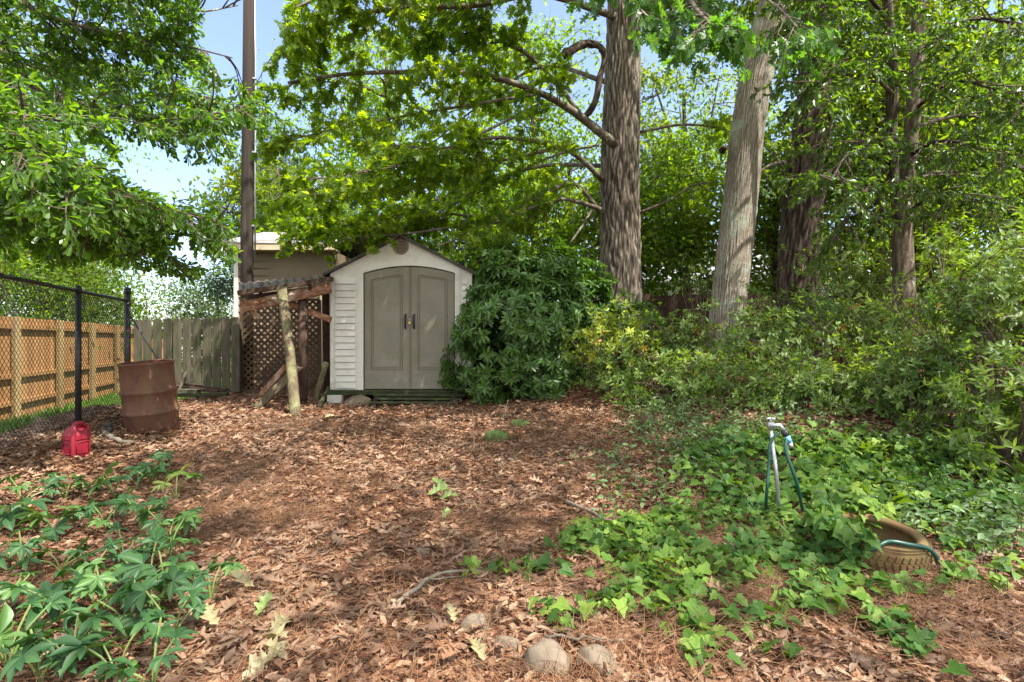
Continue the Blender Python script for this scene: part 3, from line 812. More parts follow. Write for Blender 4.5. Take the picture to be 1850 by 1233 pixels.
# ================================================================ lean-to against the shed
lt = thing('lean_to', 'crooked lean-to with corrugated roof and rotten beams beside the shed', 'lean-to', (-3.6, 9.0, 0.25))
FL, FR, BL, BR = P(432, 533, 8.6), P(604, 507, 8.85), P(432, 514, 10.3), P(600, 500, 10.3)
n1, n2 = 96, 12
V = []
for j in range(n2 + 1):
    for i in range(n1 + 1):
        u, t = i / n1, j / n2
        p = (FL * (1 - u) + FR * u) * (1 - t) + (BL * (1 - u) + BR * u) * t
        V.append(p + UP * (0.03 + 0.02 * math.sin(u * 2 * PI * 11)))
Fc = [[j * (n1 + 1) + i, j * (n1 + 1) + i + 1, (j + 1) * (n1 + 1) + i + 1, (j + 1) * (n1 + 1) + i] for j in range(n2) for i in range(n1)]
mb = MB(); mb.add(V, Fc)
ro = mb.build('roof', M['rusty_sheet'], lt, True)
sm = ro.modifiers.new('thick', 'SOLIDIFY'); sm.thickness = 0.006
MB().bar(FL + [0, -0.05, 0.02], FR + [0, -0.05, 0.02], 0.05, 0.075).build('fascia', M['dark_wood'], lt, bevel=0.005)
MB().bar(P(438, 556, 8.72), P(598, 520, 8.9), 0.05, 0.17, jag=0.01).build('beam', M['rotten_wood'], lt, bevel=0.012)
MB().bar(P(500, 541, 8.95), P(598, 578, 8.95), 0.05, 0.1, jag=0.01).build('brace', M['rotten_wood'], lt, bevel=0.01)
MB().bar(P(436, 548, 8.85), P(470, 575, 8.9), 0.05, 0.09, jag=0.01).build('brace', M['rotten_wood'], lt, bevel=0.01)
MB().bar(P(445, 540, 9.9), P(598, 520, 9.9), 0.05, 0.12).build('rafter', M['dark_wood'], lt, bevel=0.008)
MB().bar(P(470, 530, 8.75), P(474, 512, 10.2), 0.05, 0.09).build('rafter', M['dark_wood'], lt, bevel=0.006)
MB().bar(P(560, 520, 8.8), P(560, 505, 10.2), 0.05, 0.09).build('rafter', M['dark_wood'], lt, bevel=0.006)
g0 = G(534, 752)
MB().tube(cr([g0 - UP * 0.05, P(524, 640, (g0[1] + 8.5) / 2 - 0.02), P(509, 522, 8.5)], 14), [0.078, 0.074, 0.07, 0.07, 0.07, 0.073], 14, True, 0.05).build('leaning_post', M['post_wood'], lt, True)
g1 = G(548, 728)
MB().tube(cr([g1 - UP * 0.05, P(547, 630, 8.7), P(547, 530, 9.0)], 10), 0.07, 12, True, 0.04).build('post', M['dark_wood'], lt, True)
g2 = G(590, 712)
MB().bar(g2 - UP * 0.05, P(588, 520, 9.3), 0.09, 0.09, np.array([0, 1.0, 0])).build('post', M['dark_wood'], lt, bevel=0.006)
for (a_, b_, wd, lab, mat) in (
        ((462, 738), (546, 657, 8.75), 0.13, 'long weathered board slanting up against the dark lean-to post', 'post_wood'),
        ((468, 718), (516, 664, 9.3), 0.12, 'red-brown board leaning behind the crooked lean-to post', 'rotten_wood'),
        ((568, 728), (590, 655, 9.1), 0.08, 'thin grey board leaning upright on the shed side of the lean-to', 'post_wood'),
        ((574, 738), (594, 700, 9.0), 0.05, 'short mossy stick of timber leaning beside the concrete block', 'mossy_plank')):
    g = G(*a_)
    mb = MB().bar(g - UP * 0.01, P(*b_), wd, 0.04, np.array([0.0, -1, 0.4]), jag=0.008)
    tag(mb.build('leaning_board', M[mat], None, bevel=0.005, loc=g), lab, 'board', 'boards leaning in the lean-to')

# lattice screen
la = thing('lattice_screen', 'brown diagonal wooden lattice screen standing under the lean-to roof', 'lattice', P(505, 700, 10.7) * [1, 1, 0] + [0, 0, 0.25])
lx0, lx1, lz0, lz1, ly = P(437, 0, 10.75)[0], P(578, 0, 10.75)[0], 0.17, 1.95, 10.75
mb = MB()


def clip_seg(p, q, x0, x1, z0, z1):
    t0, t1 = 0.0, 1.0
    d = q - p
    for a_, lo, hi in ((0, x0, x1), (1, z0, z1)):
        if abs(d[a_]) < 1e-9: continue
        u, v_ = (lo - p[a_]) / d[a_], (hi - p[a_]) / d[a_]
        if u > v_: u, v_ = v_, u
        t0, t1 = max(t0, u), min(t1, v_)
    return (p + d * t0, p + d * t1) if t1 - t0 > 1e-3 else None


for s, yo in ((1, 0.0), (-1, 0.012)):
    for o_ in np.arange(-3, 5, 0.125):
        p = np.array([lx0 + o_ - 2 * s, lz0 - 2]); q = p + np.array([6 * s, 6])
        r_ = clip_seg(p, q, lx0, lx1, lz0, lz1)
        if r_ is not None:
            mb.bar([r_[0][0], ly + yo, r_[0][1]], [r_[1][0], ly + yo, r_[1][1]], 0.04, 0.009, np.array([0, 1.0, 0]))
mb.build('lattice', M['lattice_wood'], la)
for (a_, b_) in (((lx0, lz0), (lx0, lz1)), ((lx1, lz0), (lx1, lz1)), ((lx0, lz1), (lx1, lz1)), ((lx0, lz0), (lx1, lz0))):
    MB().bar([a_[0], ly - 0.02, a_[1]], [b_[0], ly - 0.02, b_[1]], 0.05, 0.03, np.array([0, 1.0, 0])).build('edge_rail', M['lattice_wood'], la)

# ================================================================ clapboard building behind
BLX, BY0 = P(431, 0, 12.0)[0], 12.0
bd = thing('clapboard_building', 'tan clapboard outbuilding with cream fascia behind the lean-to', 'building', (BLX + 2.5, BY0 + 2, 0.2))
BX1 = BLX + 2.05
mb = MB(); z = 0.2
while z < 3.1:
    V = [[BLX, BY0 - 0.034, z], [BX1, BY0 + 0.2 - 0.034, z], [BX1, BY0 + 0.2, z + 0.16], [BLX, BY0, z + 0.16], [BLX, BY0 + 0.03, z], [BX1, BY0 + 0.23, z], [BX1, BY0 + 0.23, z + 0.16], [BLX, BY0 + 0.03, z + 0.16]]
    mb.add(V, [[0, 1, 2, 3], [1, 0, 4, 5], [3, 2, 6, 7], [0, 3, 7, 4], [2, 1, 5, 6]])
    z += 0.158
mb.build('siding', M['siding'], bd)
MB().box((BLX, BY0 + 0.04, 0.1), (BX1, BY0 + 4, 3.12)).build('wall', M['siding'], bd)
MB().box((BLX - 0.09, BY0 - 0.035, 0.15), (BLX + 0.006, BY0 + 0.06, 3.1)).build('corner_board', M['white_trim'], bd, bevel=0.004)
xc_ = P(582, 0, 12.0)[0]
MB().box((xc_ - 0.05, BY0 - 0.01, 0.2), (xc_ + 0.05, BY0 + 0.05, 2.2)).build('door_trim', M['trim'], bd, bevel=0.004)
MB().bar([BLX - 0.32, BY0 - 0.28, 3.16], [BX1 + 0.12, BY0 - 0.08, 3.16], 0.03, 0.15).build('fascia', M['trim'], bd, bevel=0.004)
MB().box((BLX - 0.3, BY0 - 0.25, 3.085), (BX1 + 0.12, BY0 + 0.1, 3.1)).build('soffit', M['trim'], bd)
mb = MB()
for i in range(13):
    y0, y1 = BY0 - 0.31 + i * 0.18, BY0 - 0.31 + (i + 1) * 0.18 + 0.02
    z0, z1 = 3.245 + i * 0.052, 3.245 + (i + 1) * 0.052
    mb.add([[BLX - 0.34, y0, z0], [BX1 + 0.12, y0 + 0.2, z0], [BX1 + 0.12, y1 + 0.2, z1 - 0.004], [BLX - 0.34, y1, z1 - 0.004], [BLX - 0.34, y0, z0 - 0.014], [BX1 + 0.12, y0 + 0.2, z0 - 0.014]], [[0, 1, 2, 3], [1, 0, 4, 5]])
V = [[BLX - 0.34, BY0 + 2.0, 3.91], [BX1 + 0.12, BY0 + 2.2, 3.91], [BX1 + 0.12, BY0 + 4.4, 3.2], [BLX - 0.34, BY0 + 4.4, 3.2]]
mb.add(V, [[0, 1, 2, 3]])
mb.build('roof', M['shingle'], bd)
MB().add([[BLX, BY0 + 0.05, 3.1], [BLX, BY0 + 4, 3.1], [BLX, BY0 + 2.02, 3.88], [BLX + 0.05, BY0 + 0.05, 3.1], [BLX + 0.05, BY0 + 4, 3.1], [BLX + 0.05, BY0 + 2.02, 3.88]], [[0, 2, 1], [3, 4, 5], [0, 3, 5, 2], [1, 2, 5, 4]]) if False else None
gb = MB(); gb.add([[BLX, BY0 + 0.05, 3.1], [BLX, BY0 + 4, 3.1], [BLX, BY0 + 2.02, 3.88], [BLX + 0.05, BY0 + 0.05, 3.1], [BLX + 0.05, BY0 + 4, 3.1], [BLX + 0.05, BY0 + 2.02, 3.88]], [[0, 2, 1], [3, 4, 5], [0, 3, 5, 2], [1, 2, 5, 4]])
gb.build('gable', M['siding'], bd)

# utility pole
pb = P(446, 700, 11.3); pb[2] = 0.2
up_ = thing('utility_pole', 'tall brown wooden utility pole rising behind the lean-to', 'utility pole', pb)
MB().tube([pb - UP * 0.1, pb + [0.0, 0, 3], pb + [0.03, 0, 6], pb + [0.06, 0, 10.5]], [0.13, 0.124, 0.115, 0.1], 20, True, 0.02).build('pole', M['pole'], up_, True)
MB().tube([pb + [0.19, -0.05, 2.6], pb + [0.19, -0.04, 4.5], pb + [0.18, 0, 6.2], pb + [0.15, 0, 9]], 0.016, 6).build('conduit', M['steel'], up_, True)
for z in (3.3, 4.8, 6.3):
    MB().bar(pb + [0.1, -0.03, z], pb + [0.21, -0.03, z], 0.03, 0.03).build('bracket', M['steel'], up_)

# ================================================================ fences
fz = thing('picket_fence', 'short weathered grey-green board fence with dog-eared tops', 'fence', (-6.1, 10.7, 0.15))
FY = 10.6
x = P(241, 0, FY)[0]; i = 0
xe = P(434, 0, FY)[0]
while x < xe - 0.02:
    wd = 0.162 + rng.uniform(-0.004, 0.004)
    top = 1.15 + (616 - 577 + (x - P(241, 0, FY)[0]) * 2.4) / 1000 * FY + rng.uniform(-0.012, 0.012)
    tl = rng.uniform(-0.008, 0.008)
    mb = MB().prism([(x, 0.17), (x + wd, 0.17), (x + wd + tl, top - 0.035), (x + wd - 0.03 + tl, top), (x + 0.03 + tl, top), (x + tl, top - 0.035)], FY, FY + 0.018)
    mb.build('picket', M['grey_wood'], fz, bevel=0.003)
    x += 0.162 + 0.02 + rng.uniform(0, 0.012)
for z in (0.45, 1.3):
    MB().box((P(241, 0, FY)[0] - 0.05, FY + 0.019, z), (xe, FY + 0.06, z + 0.085)).build('rail', M['grey_wood'], fz, bevel=0.003)
for px in (300, 428):
    xx_ = P(px, 0, FY)[0]
    MB().box((xx_ - 0.045, FY + 0.061, 0.15), (xx_ + 0.045, FY + 0.15, 1.52)).build('post', M['grey_wood'], fz, bevel=0.004)

# cedar fence running away on the far side of the grass
cf = thing('cedar_fence', 'new orange cedar board fence with posts and rails facing the yard', 'fence', (-8.5, 9.0, -0.2))
X0c, sl_ = -5.47, -0.367
def cpt(Y, off=0.0): return np.array([X0c + sl_ * Y + off, Y + off * 0.367, 0.0])
def cbase(Y): return 1.15 - 0.139 * 10.2 * (1 + 0.0 * Y) + 0.02
ys = np.arange(5.0, 21.0, 0.146 / 1.065)
mb = MB()
for Y in ys:
    a_, b_ = cpt(Y, -0.05), cpt(Y + 0.133, -0.05)
    zt = 1.15 + (0.049 * 10.2 * 0.9) + rng.uniform(-0.008, 0.008)
    zb = float(gz(a_[0], Y)) - 0.02
    V = [[*a_[:2], zb], [*b_[:2], zb], [*b_[:2], zt], [*a_[:2], zt]]
    V += [[v_[0] - 0.016, v_[1], v_[2]] for v_ in V]
    mb.add(V, [[0, 1, 2, 3], [7, 6, 5, 4], [0, 3, 7, 4], [1, 5, 6, 2], [3, 2, 6, 7]])
mb.build('board_panel', M['cedar'], cf)
for z in (1.42, 0.5, 0.0):
    MB().bar(cpt(5.0, -0.02) + UP * z, cpt(21, -0.02) + UP * z, 0.03, 0.09).build('rail', M['cedar'], cf, bevel=0.004)
for k in range(-2, 7):
    Y = 10.2 + k * 1.8
    if Y < 5: continue
    p = cpt(Y, 0.06)
    MB().bar([p[0], p[1], -0.45], [p[0], p[1], 1.6], 0.1, 0.1, np.array([0.2, 1.0, 0])).build('post', M['cedar_post'], cf, bevel=0.005)

# chain link fence
ck = thing('chain_link_fence', 'black chain-link fence with round posts beside the rusty barrel', 'fence', (-4.8, 6.1, 0.2))
def kx(Y): return -4.78 - 0.333 * (Y - 6.1)
def kz(Y): return 1.70 + 0.0 * Y
MB().tube([[kx(2.2), 2.2, kz(2.2)], [kx(7.6), 7.6, kz(7.6)]], 0.021, 10).build('top_rail', M['chain_post'], ck, True)
for Y, top, r in ((3.75, 1.7, 0.03), (6.1, 1.715, 0.03), (7.6, 1.84, 0.038)):
    zb = float(gz(kx(Y), Y))
    po = MB().tube([[kx(Y), Y, zb - 0.1], [kx(Y), Y, top]], r, 14).build('post', M['chain_post'], ck, True)
    MB().lathe([(r * 1.15, -0.02), (r * 1.15, 0.02), (r * 0.8, 0.045), (0.0005, 0.055)], (kx(Y), Y, top), None, 14).build('cap', M['chain_post'], po, True)
A0, A1 = np.array([kx(2.2), 2.2]), np.array([kx(7.6), 7.6])
Lk = np.linalg.norm(A1 - A0); dk = (A1 - A0) / Lk
mb = MB()
hz0, hz1 = 0.20, 1.68
stp = 0.066
for s, off in ((1, 0.003), (-1, -0.003)):
    for o_ in np.arange(-2, Lk + 2, stp):
        r_ = clip_seg(np.array([o_ - 0.0, hz0]), np.array([o_ + s * 1.25 * (hz1 - hz0) * 0.8, hz1]), 0, Lk, hz0, hz1)
        if r_ is None: continue
        pts = []
        for (u, z) in r_:
            q = A0 + dk * u
            zz = z + (float(gz(q[0], q[1])) - 0.2) * (1 - (z - hz0) / (hz1 - hz0))
            pts.append([q[0] + dk[1] * off, q[1] - dk[0] * off, zz])
        mb.tube(pts, 0.0026, 4, False)
mb.build('wire_mesh', M['chain'], ck)
MB().tube([[kx(7.6), 7.6, 1.55], P(290, 657, 7.9), P(300, 672, 8.0) ], 0.011, 8).build('brace_rod', M['chain_post'], ck, True)

# far board fence and neighbouring house at the right back
ff = thing('old_board_fence', 'old dark brown board fence half hidden behind the trees', 'fence', (4.5, 13.5, 0.9))
mb = MB()
for i, x in enumerate(np.arange(2.4, 11.5, 0.152)):
    zt = 2.28 + rng.uniform(-0.03, 0.03)
    mb.box((x, 13.5 + rng.uniform(-0.006, 0.006), 0.75), (x + 0.142, 13.52, zt))
mb.build('board_panel', M['far_fence'], ff)
for z in (1.1, 2.05):
    MB().box((2.4, 13.521, z), (11.6, 13.565, z + 0.09)).build('rail', M['far_fence'], ff)
for x in np.arange(2.5, 11.6, 2.2):
    MB().box((x, 13.4, 0.6), (x + 0.1, 13.497, 2.35)).build('post', M['far_fence'], ff)


def house(name, label, x0, x1, y0, y1, zb, zw, zr, wall, roofm, wins):
    h = thing(name, label, 'house', ((x0 + x1) / 2, (y0 + y1) / 2, zb))
    MB().box((x0, y0, zb), (x1, y1, zw)).build('wall', wall, h)
    ym = (y0 + y1) / 2
    mb = MB()
    mb.add([[x0 - 0.4, y0 - 0.4, zw - 0.1], [x1 + 0.4, y0 - 0.4, zw - 0.1], [x1 + 0.4, ym, zr], [x0 - 0.4, ym, zr], [x1 + 0.4, y1 + 0.4, zw - 0.1], [x0 - 0.4, y1 + 0.4, zw - 0.1],
            [x0 - 0.4, y0 - 0.4, zw - 0.25], [x1 + 0.4, y0 - 0.4, zw - 0.25]], [[0, 1, 2, 3], [3, 2, 4, 5], [1, 0, 6, 7]])
    mb.build('roof', roofm, h)
    for xa in (x0, x1 - 0.05):
        g_ = MB(); g_.add([[xa, y0, zw], [xa, y1, zw], [xa, ym, zr - 0.1], [xa + 0.05, y0, zw], [xa + 0.05, y1, zw], [xa + 0.05, ym, zr - 0.1]], [[0, 2, 1], [3, 4, 5], [0, 3, 5, 2], [1, 2, 5, 4]])
        g_.build('gable', wall, h)
    for wx in wins:
        wo_ = MB().box((wx - 0.6, y0 - 0.04, zb + 1.0), (wx + 0.6, y0 - 0.002, zb + 2.2)).build('window', M['white_trim'], h)
        MB().box((wx - 0.52, y0 - 0.05, zb + 1.08), (wx + 0.52, y0 - 0.042, zb + 2.12)).build('pane', M['glass'], wo_)


house('neighbour_house', 'pale neighbouring house glimpsed through trees above the dark board fence', 5, 19, 24, 32, 0.6, 3.9, 6.0, M['far_wall'], M['far_roof'], (7, 11, 15))
house('distant_house', 'small grey-roofed house far beyond the picket fence', -31, -26.5, 45, 53, -0.6, 2.3, 3.6, M['far_wall'], M['far_roof'], (-28.5,))
# ================================================================ barrel, fuel can, bits on the ground
dg = G(252, 783)
bx = thing('rusty_barrel', 'rusty brown open-topped steel barrel leaning beside the chain-link fence', 'barrel', dg)
RM = Matrix.Rotation(math.radians(-3), 4, 'Y') @ Matrix.Rotation(math.radians(4), 4, 'X')
R0 = 0.272
ctr = dg + np.array([-0.03, 0.285, -0.06])
hB = 0.84
pr = [(R0 * 0.985, 0.0), (R0, 0.02)]
for zc in (0.27, 0.51):
    pr += [(R0, zc - 0.03), (R0 + 0.016, zc - 0.012), (R0 + 0.02, zc), (R0 + 0.016, zc + 0.012), (R0, zc + 0.03)]
pr += [(R0, hB - 0.02), (R0 + 0.01, hB - 0.013), (R0 + 0.012, hB), (R0 + 0.002, hB + 0.007), (R0 - 0.008, hB)]
bsh = MB().lathe(pr, ctr, RM, 56).build('shell', M['rust'], bx, True)
MB().lathe([(R0 - 0.008, hB - 0.004), (R0 - 0.012, 0.03), (0.001, 0.03)], ctr, RM, 48).build('lining', M['rust_in'], bx, True)

cg = G(122, 826)
fc = thing('fuel_can', 'faded red plastic fuel can standing in dead leaves by the fence', 'fuel can', cg)
th_ = math.radians(-110)
CM = Matrix.Translation(Vector(cg + [0, 0.1, -0.015])) @ Matrix.Rotation(th_, 4, 'Z') @ Matrix.Diagonal((0.84, 0.84, 1.08, 1.0))
def loft(secs, M4, k=24, p=3.2):
    """superellipse sections (z, cx, hx, hy)"""
    V = []
    for z, cx_, hx, hy in secs:
        for j in range(k):
            a_ = 2 * PI * j / k; c_, s_ = math.cos(a_), math.sin(a_)
            V.append([cx_ + hx * math.copysign(abs(c_) ** (2 / p), c_), hy * math.copysign(abs(s_) ** (2 / p), s_), z])
    V = np.array(V) @ np.array(M4.to_3x3()).T + np.array(M4.translation)
    n = len(secs)
    Fc = [[i * k + j, i * k + (j + 1) % k, (i + 1) * k + (j + 1) % k, (i + 1) * k + j] for i in range(n - 1) for j in range(k)]
    Fc += [[k - 1 - j for j in range(k)], [(n - 1) * k + j for j in range(k)]]
    return V, Fc
bw = 0.094
mb = MB(); mb.add(*loft([(0, 0, bw * 0.93, bw * 0.93), (0.012, 0, bw, bw), (0.14, 0, bw, bw), (0.146, 0, bw + 0.009, bw + 0.009), (0.18, 0, bw + 0.008, bw + 0.008), (0.205, 0.004, bw - 0.006, bw - 0.006), (0.235, 0.012, bw - 0.034, bw - 0.034), (0.248, 0.014, bw - 0.05, bw - 0.05)], CM, 48, 5.0))
mb.build('body', M['red'], fc, False)
def cpt_(x, y, z): return np.array(CM @ Vector((x, y, z)))
c1 = 0.083
MB().tube(cr([cpt_(c1, c1, 0.0), cpt_(c1, c1, 0.1), cpt_(c1, c1, 0.18), cpt_(c1 - 0.012, c1 - 0.012, 0.235), cpt_(c1 - 0.04, c1 - 0.035, 0.272)], 20), [0.02, 0.021, 0.022, 0.022, 0.02], 12).build('corner_rib', M['red'], fc, True)
MB().tube(cr([cpt_(c1 - 0.036, c1 - 0.032, 0.27), cpt_(0.02, 0.05, 0.276), cpt_(-0.035, 0.045, 0.262), cpt_(-0.075, 0.04, 0.232), cpt_(-0.083, 0.038, 0.19)], 18), [0.02, 0.02, 0.019, 0.02, 0.022], 12).build('grip', M['red'], fc, True)
for fx, fy in ((1, 0), (0, 1), (-1, 0)):
    p0 = np.array([fx, fy]) * (bw + 0.0035); q0 = np.array([-fy, fx]) * 0.058
    c4 = [cpt_(*(p0 + q0), 0.03), cpt_(*(p0 - q0), 0.03), cpt_(*(p0 - q0), 0.125), cpt_(*(p0 + q0), 0.125), cpt_(*(p0 + q0), 0.03)]
    MB().tube(c4, 0.0045, 6).build('panel_edge', M['red'], fc, True)
MB().tube([cpt_(-0.03, -0.045, 0.225), cpt_(-0.035, -0.05, 0.258)], 0.024, 14).build('cap', M['red_cap'], fc, True)

g = G(196, 784)
tag(MB().tube([g - UP * 0.03, g + [0.01, 0, 0.04], g + [-0.004, 0.0, 0.095]], [0.036, 0.036, 0.036], 16).lathe([(0.038, 0), (0.042, 0.004), (0.042, 0.03), (0.03, 0.034), (0.0005, 0.034)], g + [-0.004, 0, 0.075], None, 16).build('pipe_stub', M['black'], None, True, loc=g), 'short black plastic pipe stub sticking out of leaves near the barrel', 'pipe')


def stick(label, pts, r, mat='stick', name='fallen_stick', side=(), group='sticks lying in the leaf litter', cat='stick'):
    pl = cr(pts, 14)
    pl[:, 2] += rng.normal(0, 0.004, 14)
    mb = MB().tube(pl, np.linspace(r, r * 0.55, 14), 8, True, 0.08)
    for t, d, L in side:
        p, _ = along(pl, t)
        mb.tube(grow(p, d, L, 4, 0, 0.15), np.linspace(r * 0.5, r * 0.2, 5), 5)
    return tag(mb.build(name, M[mat], None, True, loc=pl[0]), label, cat, group)


stick('thick mossy grey stick lying in front of the barrel', [G(188, 786) + UP * 0.02, G(205, 799) + UP * 0.03, G(225, 804) + UP * 0.03, G(244, 803) + UP * 0.02], 0.032)
stick('long thin lichened stick lying beside the pale tan stones', [G(708, 1106) + UP * 0.015, G(750, 1082) + UP * 0.04, G(800, 1052) + UP * 0.045, G(878, 1042) + UP * 0.02], 0.011, side=((0.5, (1, 0.4, 0.05), 0.18),))
stick('dark forked stick lying at the edge of the ivy', [G(1020, 912) + UP * 0.02, G(1060, 930) + UP * 0.035, G(1085, 945) + UP * 0.03, G(1118, 950) + UP * 0.02], 0.013, side=((0.6, (0.2, -1, 0.0), 0.16), (0.75, (1, -0.1, 0.1), 0.1)))
stick('thin bare twig lying above the front row of stones', [G(985, 1160) + UP * 0.02, G(1050, 1168) + UP * 0.03, G(1130, 1172) + UP * 0.025], 0.006)
stick('slender dead stem standing upright in leaf litter near the mossy stone', [G(856, 822), G(856, 822) + [0, 0, 0.2], G(856, 822) + [-0.015, 0.02, 0.42]], 0.006, name='dead_stem', group=None, cat='stem')
stick('pale dry twig poking up before the glossy rhododendron', [G(905, 770), G(905, 770) + [0.03, 0, 0.12], G(912, 770) + [0.04, 0.0, 0.3]], 0.006, name='dead_stem', group=None, cat='stem', side=((0.6, (0.7, 0, 1), 0.1),))

for px, py, rr, lab, mat, sd, fl_ in (
        (895, 800, (0.165, 0.12, 0.09), 'round moss-covered green stone alone in open leaf litter', 'moss', 5, 1),
        (940, 772, (0.13, 0.09, 0.06), 'low half-mossy grey stone behind the round green one', 'moss', 6, 1),
        (988, 1222, (0.10, 0.09, 0.075), 'large tan stone with pine needles draped over it', 'stone', 7, 1),
        (1076, 1216, (0.095, 0.075, 0.06), 'wide rounded tan stone beside the larger needle-draped one', 'stone', 8, 1),
        (860, 1140, (0.065, 0.055, 0.05), 'blocky pinkish-tan stone above the front row of stones', 'stone', 9, 1),
        (918, 1180, (0.06, 0.05, 0.045), 'small greyish stone between the blocky and large tan stones', 'stone', 10, 1),
        (762, 1005, (0.045, 0.04, 0.035), 'small grey pebble-like stone lying alone among pine needles', 'stone', 12, 1)):
    g = G(px, py)
    rock('stone', lab, g + [0, rr[1] * 0.7, rr[2] * (0.0 if mat == 'stone' else 0.3)], np.array(rr) * (0.88 if mat == 'stone' else 1), M[mat], sd, group='stones in the leaf litter')

g = G(1183, 775)
mb = MB(); kk = 26; V = []
hh = [0, 0.04, 0.09, 0.13, 0.14]; rr_ = [0.17, 0.15, 0.135, 0.125, 0.06]
for i, (h_, r_) in enumerate(zip(hh, rr_)):
    for j in range(kk):
        a_ = 2 * PI * j / kk
        q_ = r_ * (1 + 0.14 * math.sin(5 * a_ + 1) + 0.08 * math.sin(9 * a_)) + rng.normal(0, 0.004)
        V.append([q_ * math.cos(a_), q_ * math.sin(a_), h_ + (rng.normal(0, 0.018) if i > 2 else 0)])
V.append([0, 0, 0.1])
Fc = [[i * kk + j, i * kk + (j + 1) % kk, (i + 1) * kk + (j + 1) % kk, (i + 1) * kk + j] for i in range(4) for j in range(kk)] + [[4 * kk + j, 4 * kk + (j + 1) % kk, 5 * kk] for j in range(kk)]
mb.add(np.array(V) + g + [0, 0.12, -0.02], Fc)
tag(mb.build('tree_stump', M['stump'], None, False, loc=g), 'low crumbling dark stump beside pale ground cover', 'stump')

# timbers dumped along the picket fence
for a_, b_, w_, h_, lab, mat in (
        ((312, 714, 10.05), (412, 713, 10.2), 0.12, 0.07, 'long mossy timber lying nearest the yard along the picket fence', 'mossy_plank'),
        ((308, 697, 10.5), (395, 708, 10.35), 0.1, 0.05, 'dark plank slanting down across the timber pile by the pickets', 'dark_wood'),
        ((318, 706, 10.3), (360, 708, 10.25), 0.14, 0.08, 'short weathered block of timber on the pile by the pickets', 'grey_wood'),
        ((325, 693, 10.55), (410, 704, 10.5), 0.08, 0.04, 'thin black board lying behind the timber pile by the pickets', 'dark_wood')):
    A_, B_ = P(*a_), P(*b_)
    tag(MB().bar(A_, B_, w_, h_, jag=0.006).build('timber', M[mat], None, bevel=0.006, loc=(A_ + B_) / 2), lab, 'timber', 'timbers dumped by the picket fence')
A_ = P(322, 712, 10.3)
tag(MB().bar(A_, P(337, 672, 10.55), 0.05, 0.03, np.array([0, 1.0, 0])).build('timber', M['grey_wood'], None, bevel=0.004, loc=A_), 'narrow stick of wood propped upright against the pickets', 'timber', 'timbers dumped by the picket fence')

# ================================================================ standpipe, hose, tyre
sg = G(1410, 943)
tp_ = P(1392, 772, sg[1] + 0.02)
sp = thing('standpipe', 'leaning galvanised standpipe with a tap rising from the ivy', 'standpipe', sg)
MB().tube([sg - UP * 0.05, (sg + tp_) / 2 + [0.006, 0, 0], tp_], 0.0115, 14).build('pipe', M['steel'], sp, True)
tpv = MB().tube([tp_ - UP * 0.012, tp_ + UP * 0.03], 0.019, 12).tube([tp_ + [-0.01, -0.005, 0.012], tp_ + [0.05, -0.02, 0.014], tp_ + [0.068, -0.03, -0.02]], [0.015, 0.013, 0.015], 12).build('tap', M['steel'], sp, True)
hb = MB().tube([tp_ + UP * 0.03, tp_ + UP * 0.052], 0.009, 8)
for k in range(2):
    a_ = k * PI / 2 + 0.4; d_ = np.array([math.cos(a_), math.sin(a_), 0]) * 0.034
    hb.tube([tp_ + UP * 0.052 - d_, tp_ + UP * 0.055, tp_ + UP * 0.052 + d_], 0.006, 6)
hb.build('tap_handle', M['steel'], tpv, True)
ho = thing('garden_hose', 'dark green garden hose running from the tap through ivy over the tyre', 'hose', sg)
h0 = tp_ + np.array([0.068, -0.03, -0.02])
Yh = h0[1]
tg = G(1455, 938)
tyc = G(1632, 1048) + np.array([0.0, 0.22, 0.0]); tyc[2] = float(gz(tyc[0], tyc[1])) - 0.01
TS = 0.74
TM = Matrix.Rotation(math.radians(7), 4, 'X') @ Matrix.Rotation(math.radians(3), 4, 'Y')
def typ(a_, r_, z): return np.array(TM @ Vector((TS * r_ * math.cos(a_), TS * r_ * math.sin(a_), z * 0.85))) + tyc
ct = np.array(tg)
path = [h0, h0 + [0.015, -0.01, -0.03], P(1420, 815, Yh - 0.04), P(1440, 875, Yh - 0.06), tg + UP * 0.02, G(1490, 950) + UP * 0.01, G(1540, 965) + UP * 0.05, typ(-2.35, 0.3, 0.15), typ(-1.95, 0.262, 0.215), typ(-1.5, 0.27, 0.215), typ(-1.05, 0.31, 0.195), typ(-0.8, 0.345, 0.12), typ(-0.55, 0.36, 0.01)]
MB().tube(cr(path, 90), 0.0108, 10).build('tubing', M['hose'], ho, True)
p2 = [h0 + [-0.03, 0.0, -0.01], P(1392, 800, Yh - 0.01), P(1389, 845, Yh - 0.02), P(1385, 892, Yh - 0.03), G(1383, 935)]
MB().tube(cr(p2, 26), 0.0095, 10).build('tubing', M['hose'], ho, True)
MB().tube([h0 + [0, 0, 0.005], h0 + [0.012, -0.008, -0.03]], 0.021, 12).build('collar', M['black'], ho, True)
MB().tube([h0 + [0.012, -0.008, -0.028], h0 + [0.03, -0.014, -0.07]], [0.02, 0.017], 12).build('connector', M['teal'], ho, True)
MB().tube([h0 + [0.029, -0.014, -0.069], h0 + [0.04, -0.018, -0.10]], [0.016, 0.014], 12).build('ferrule', M['steel'], ho, True)

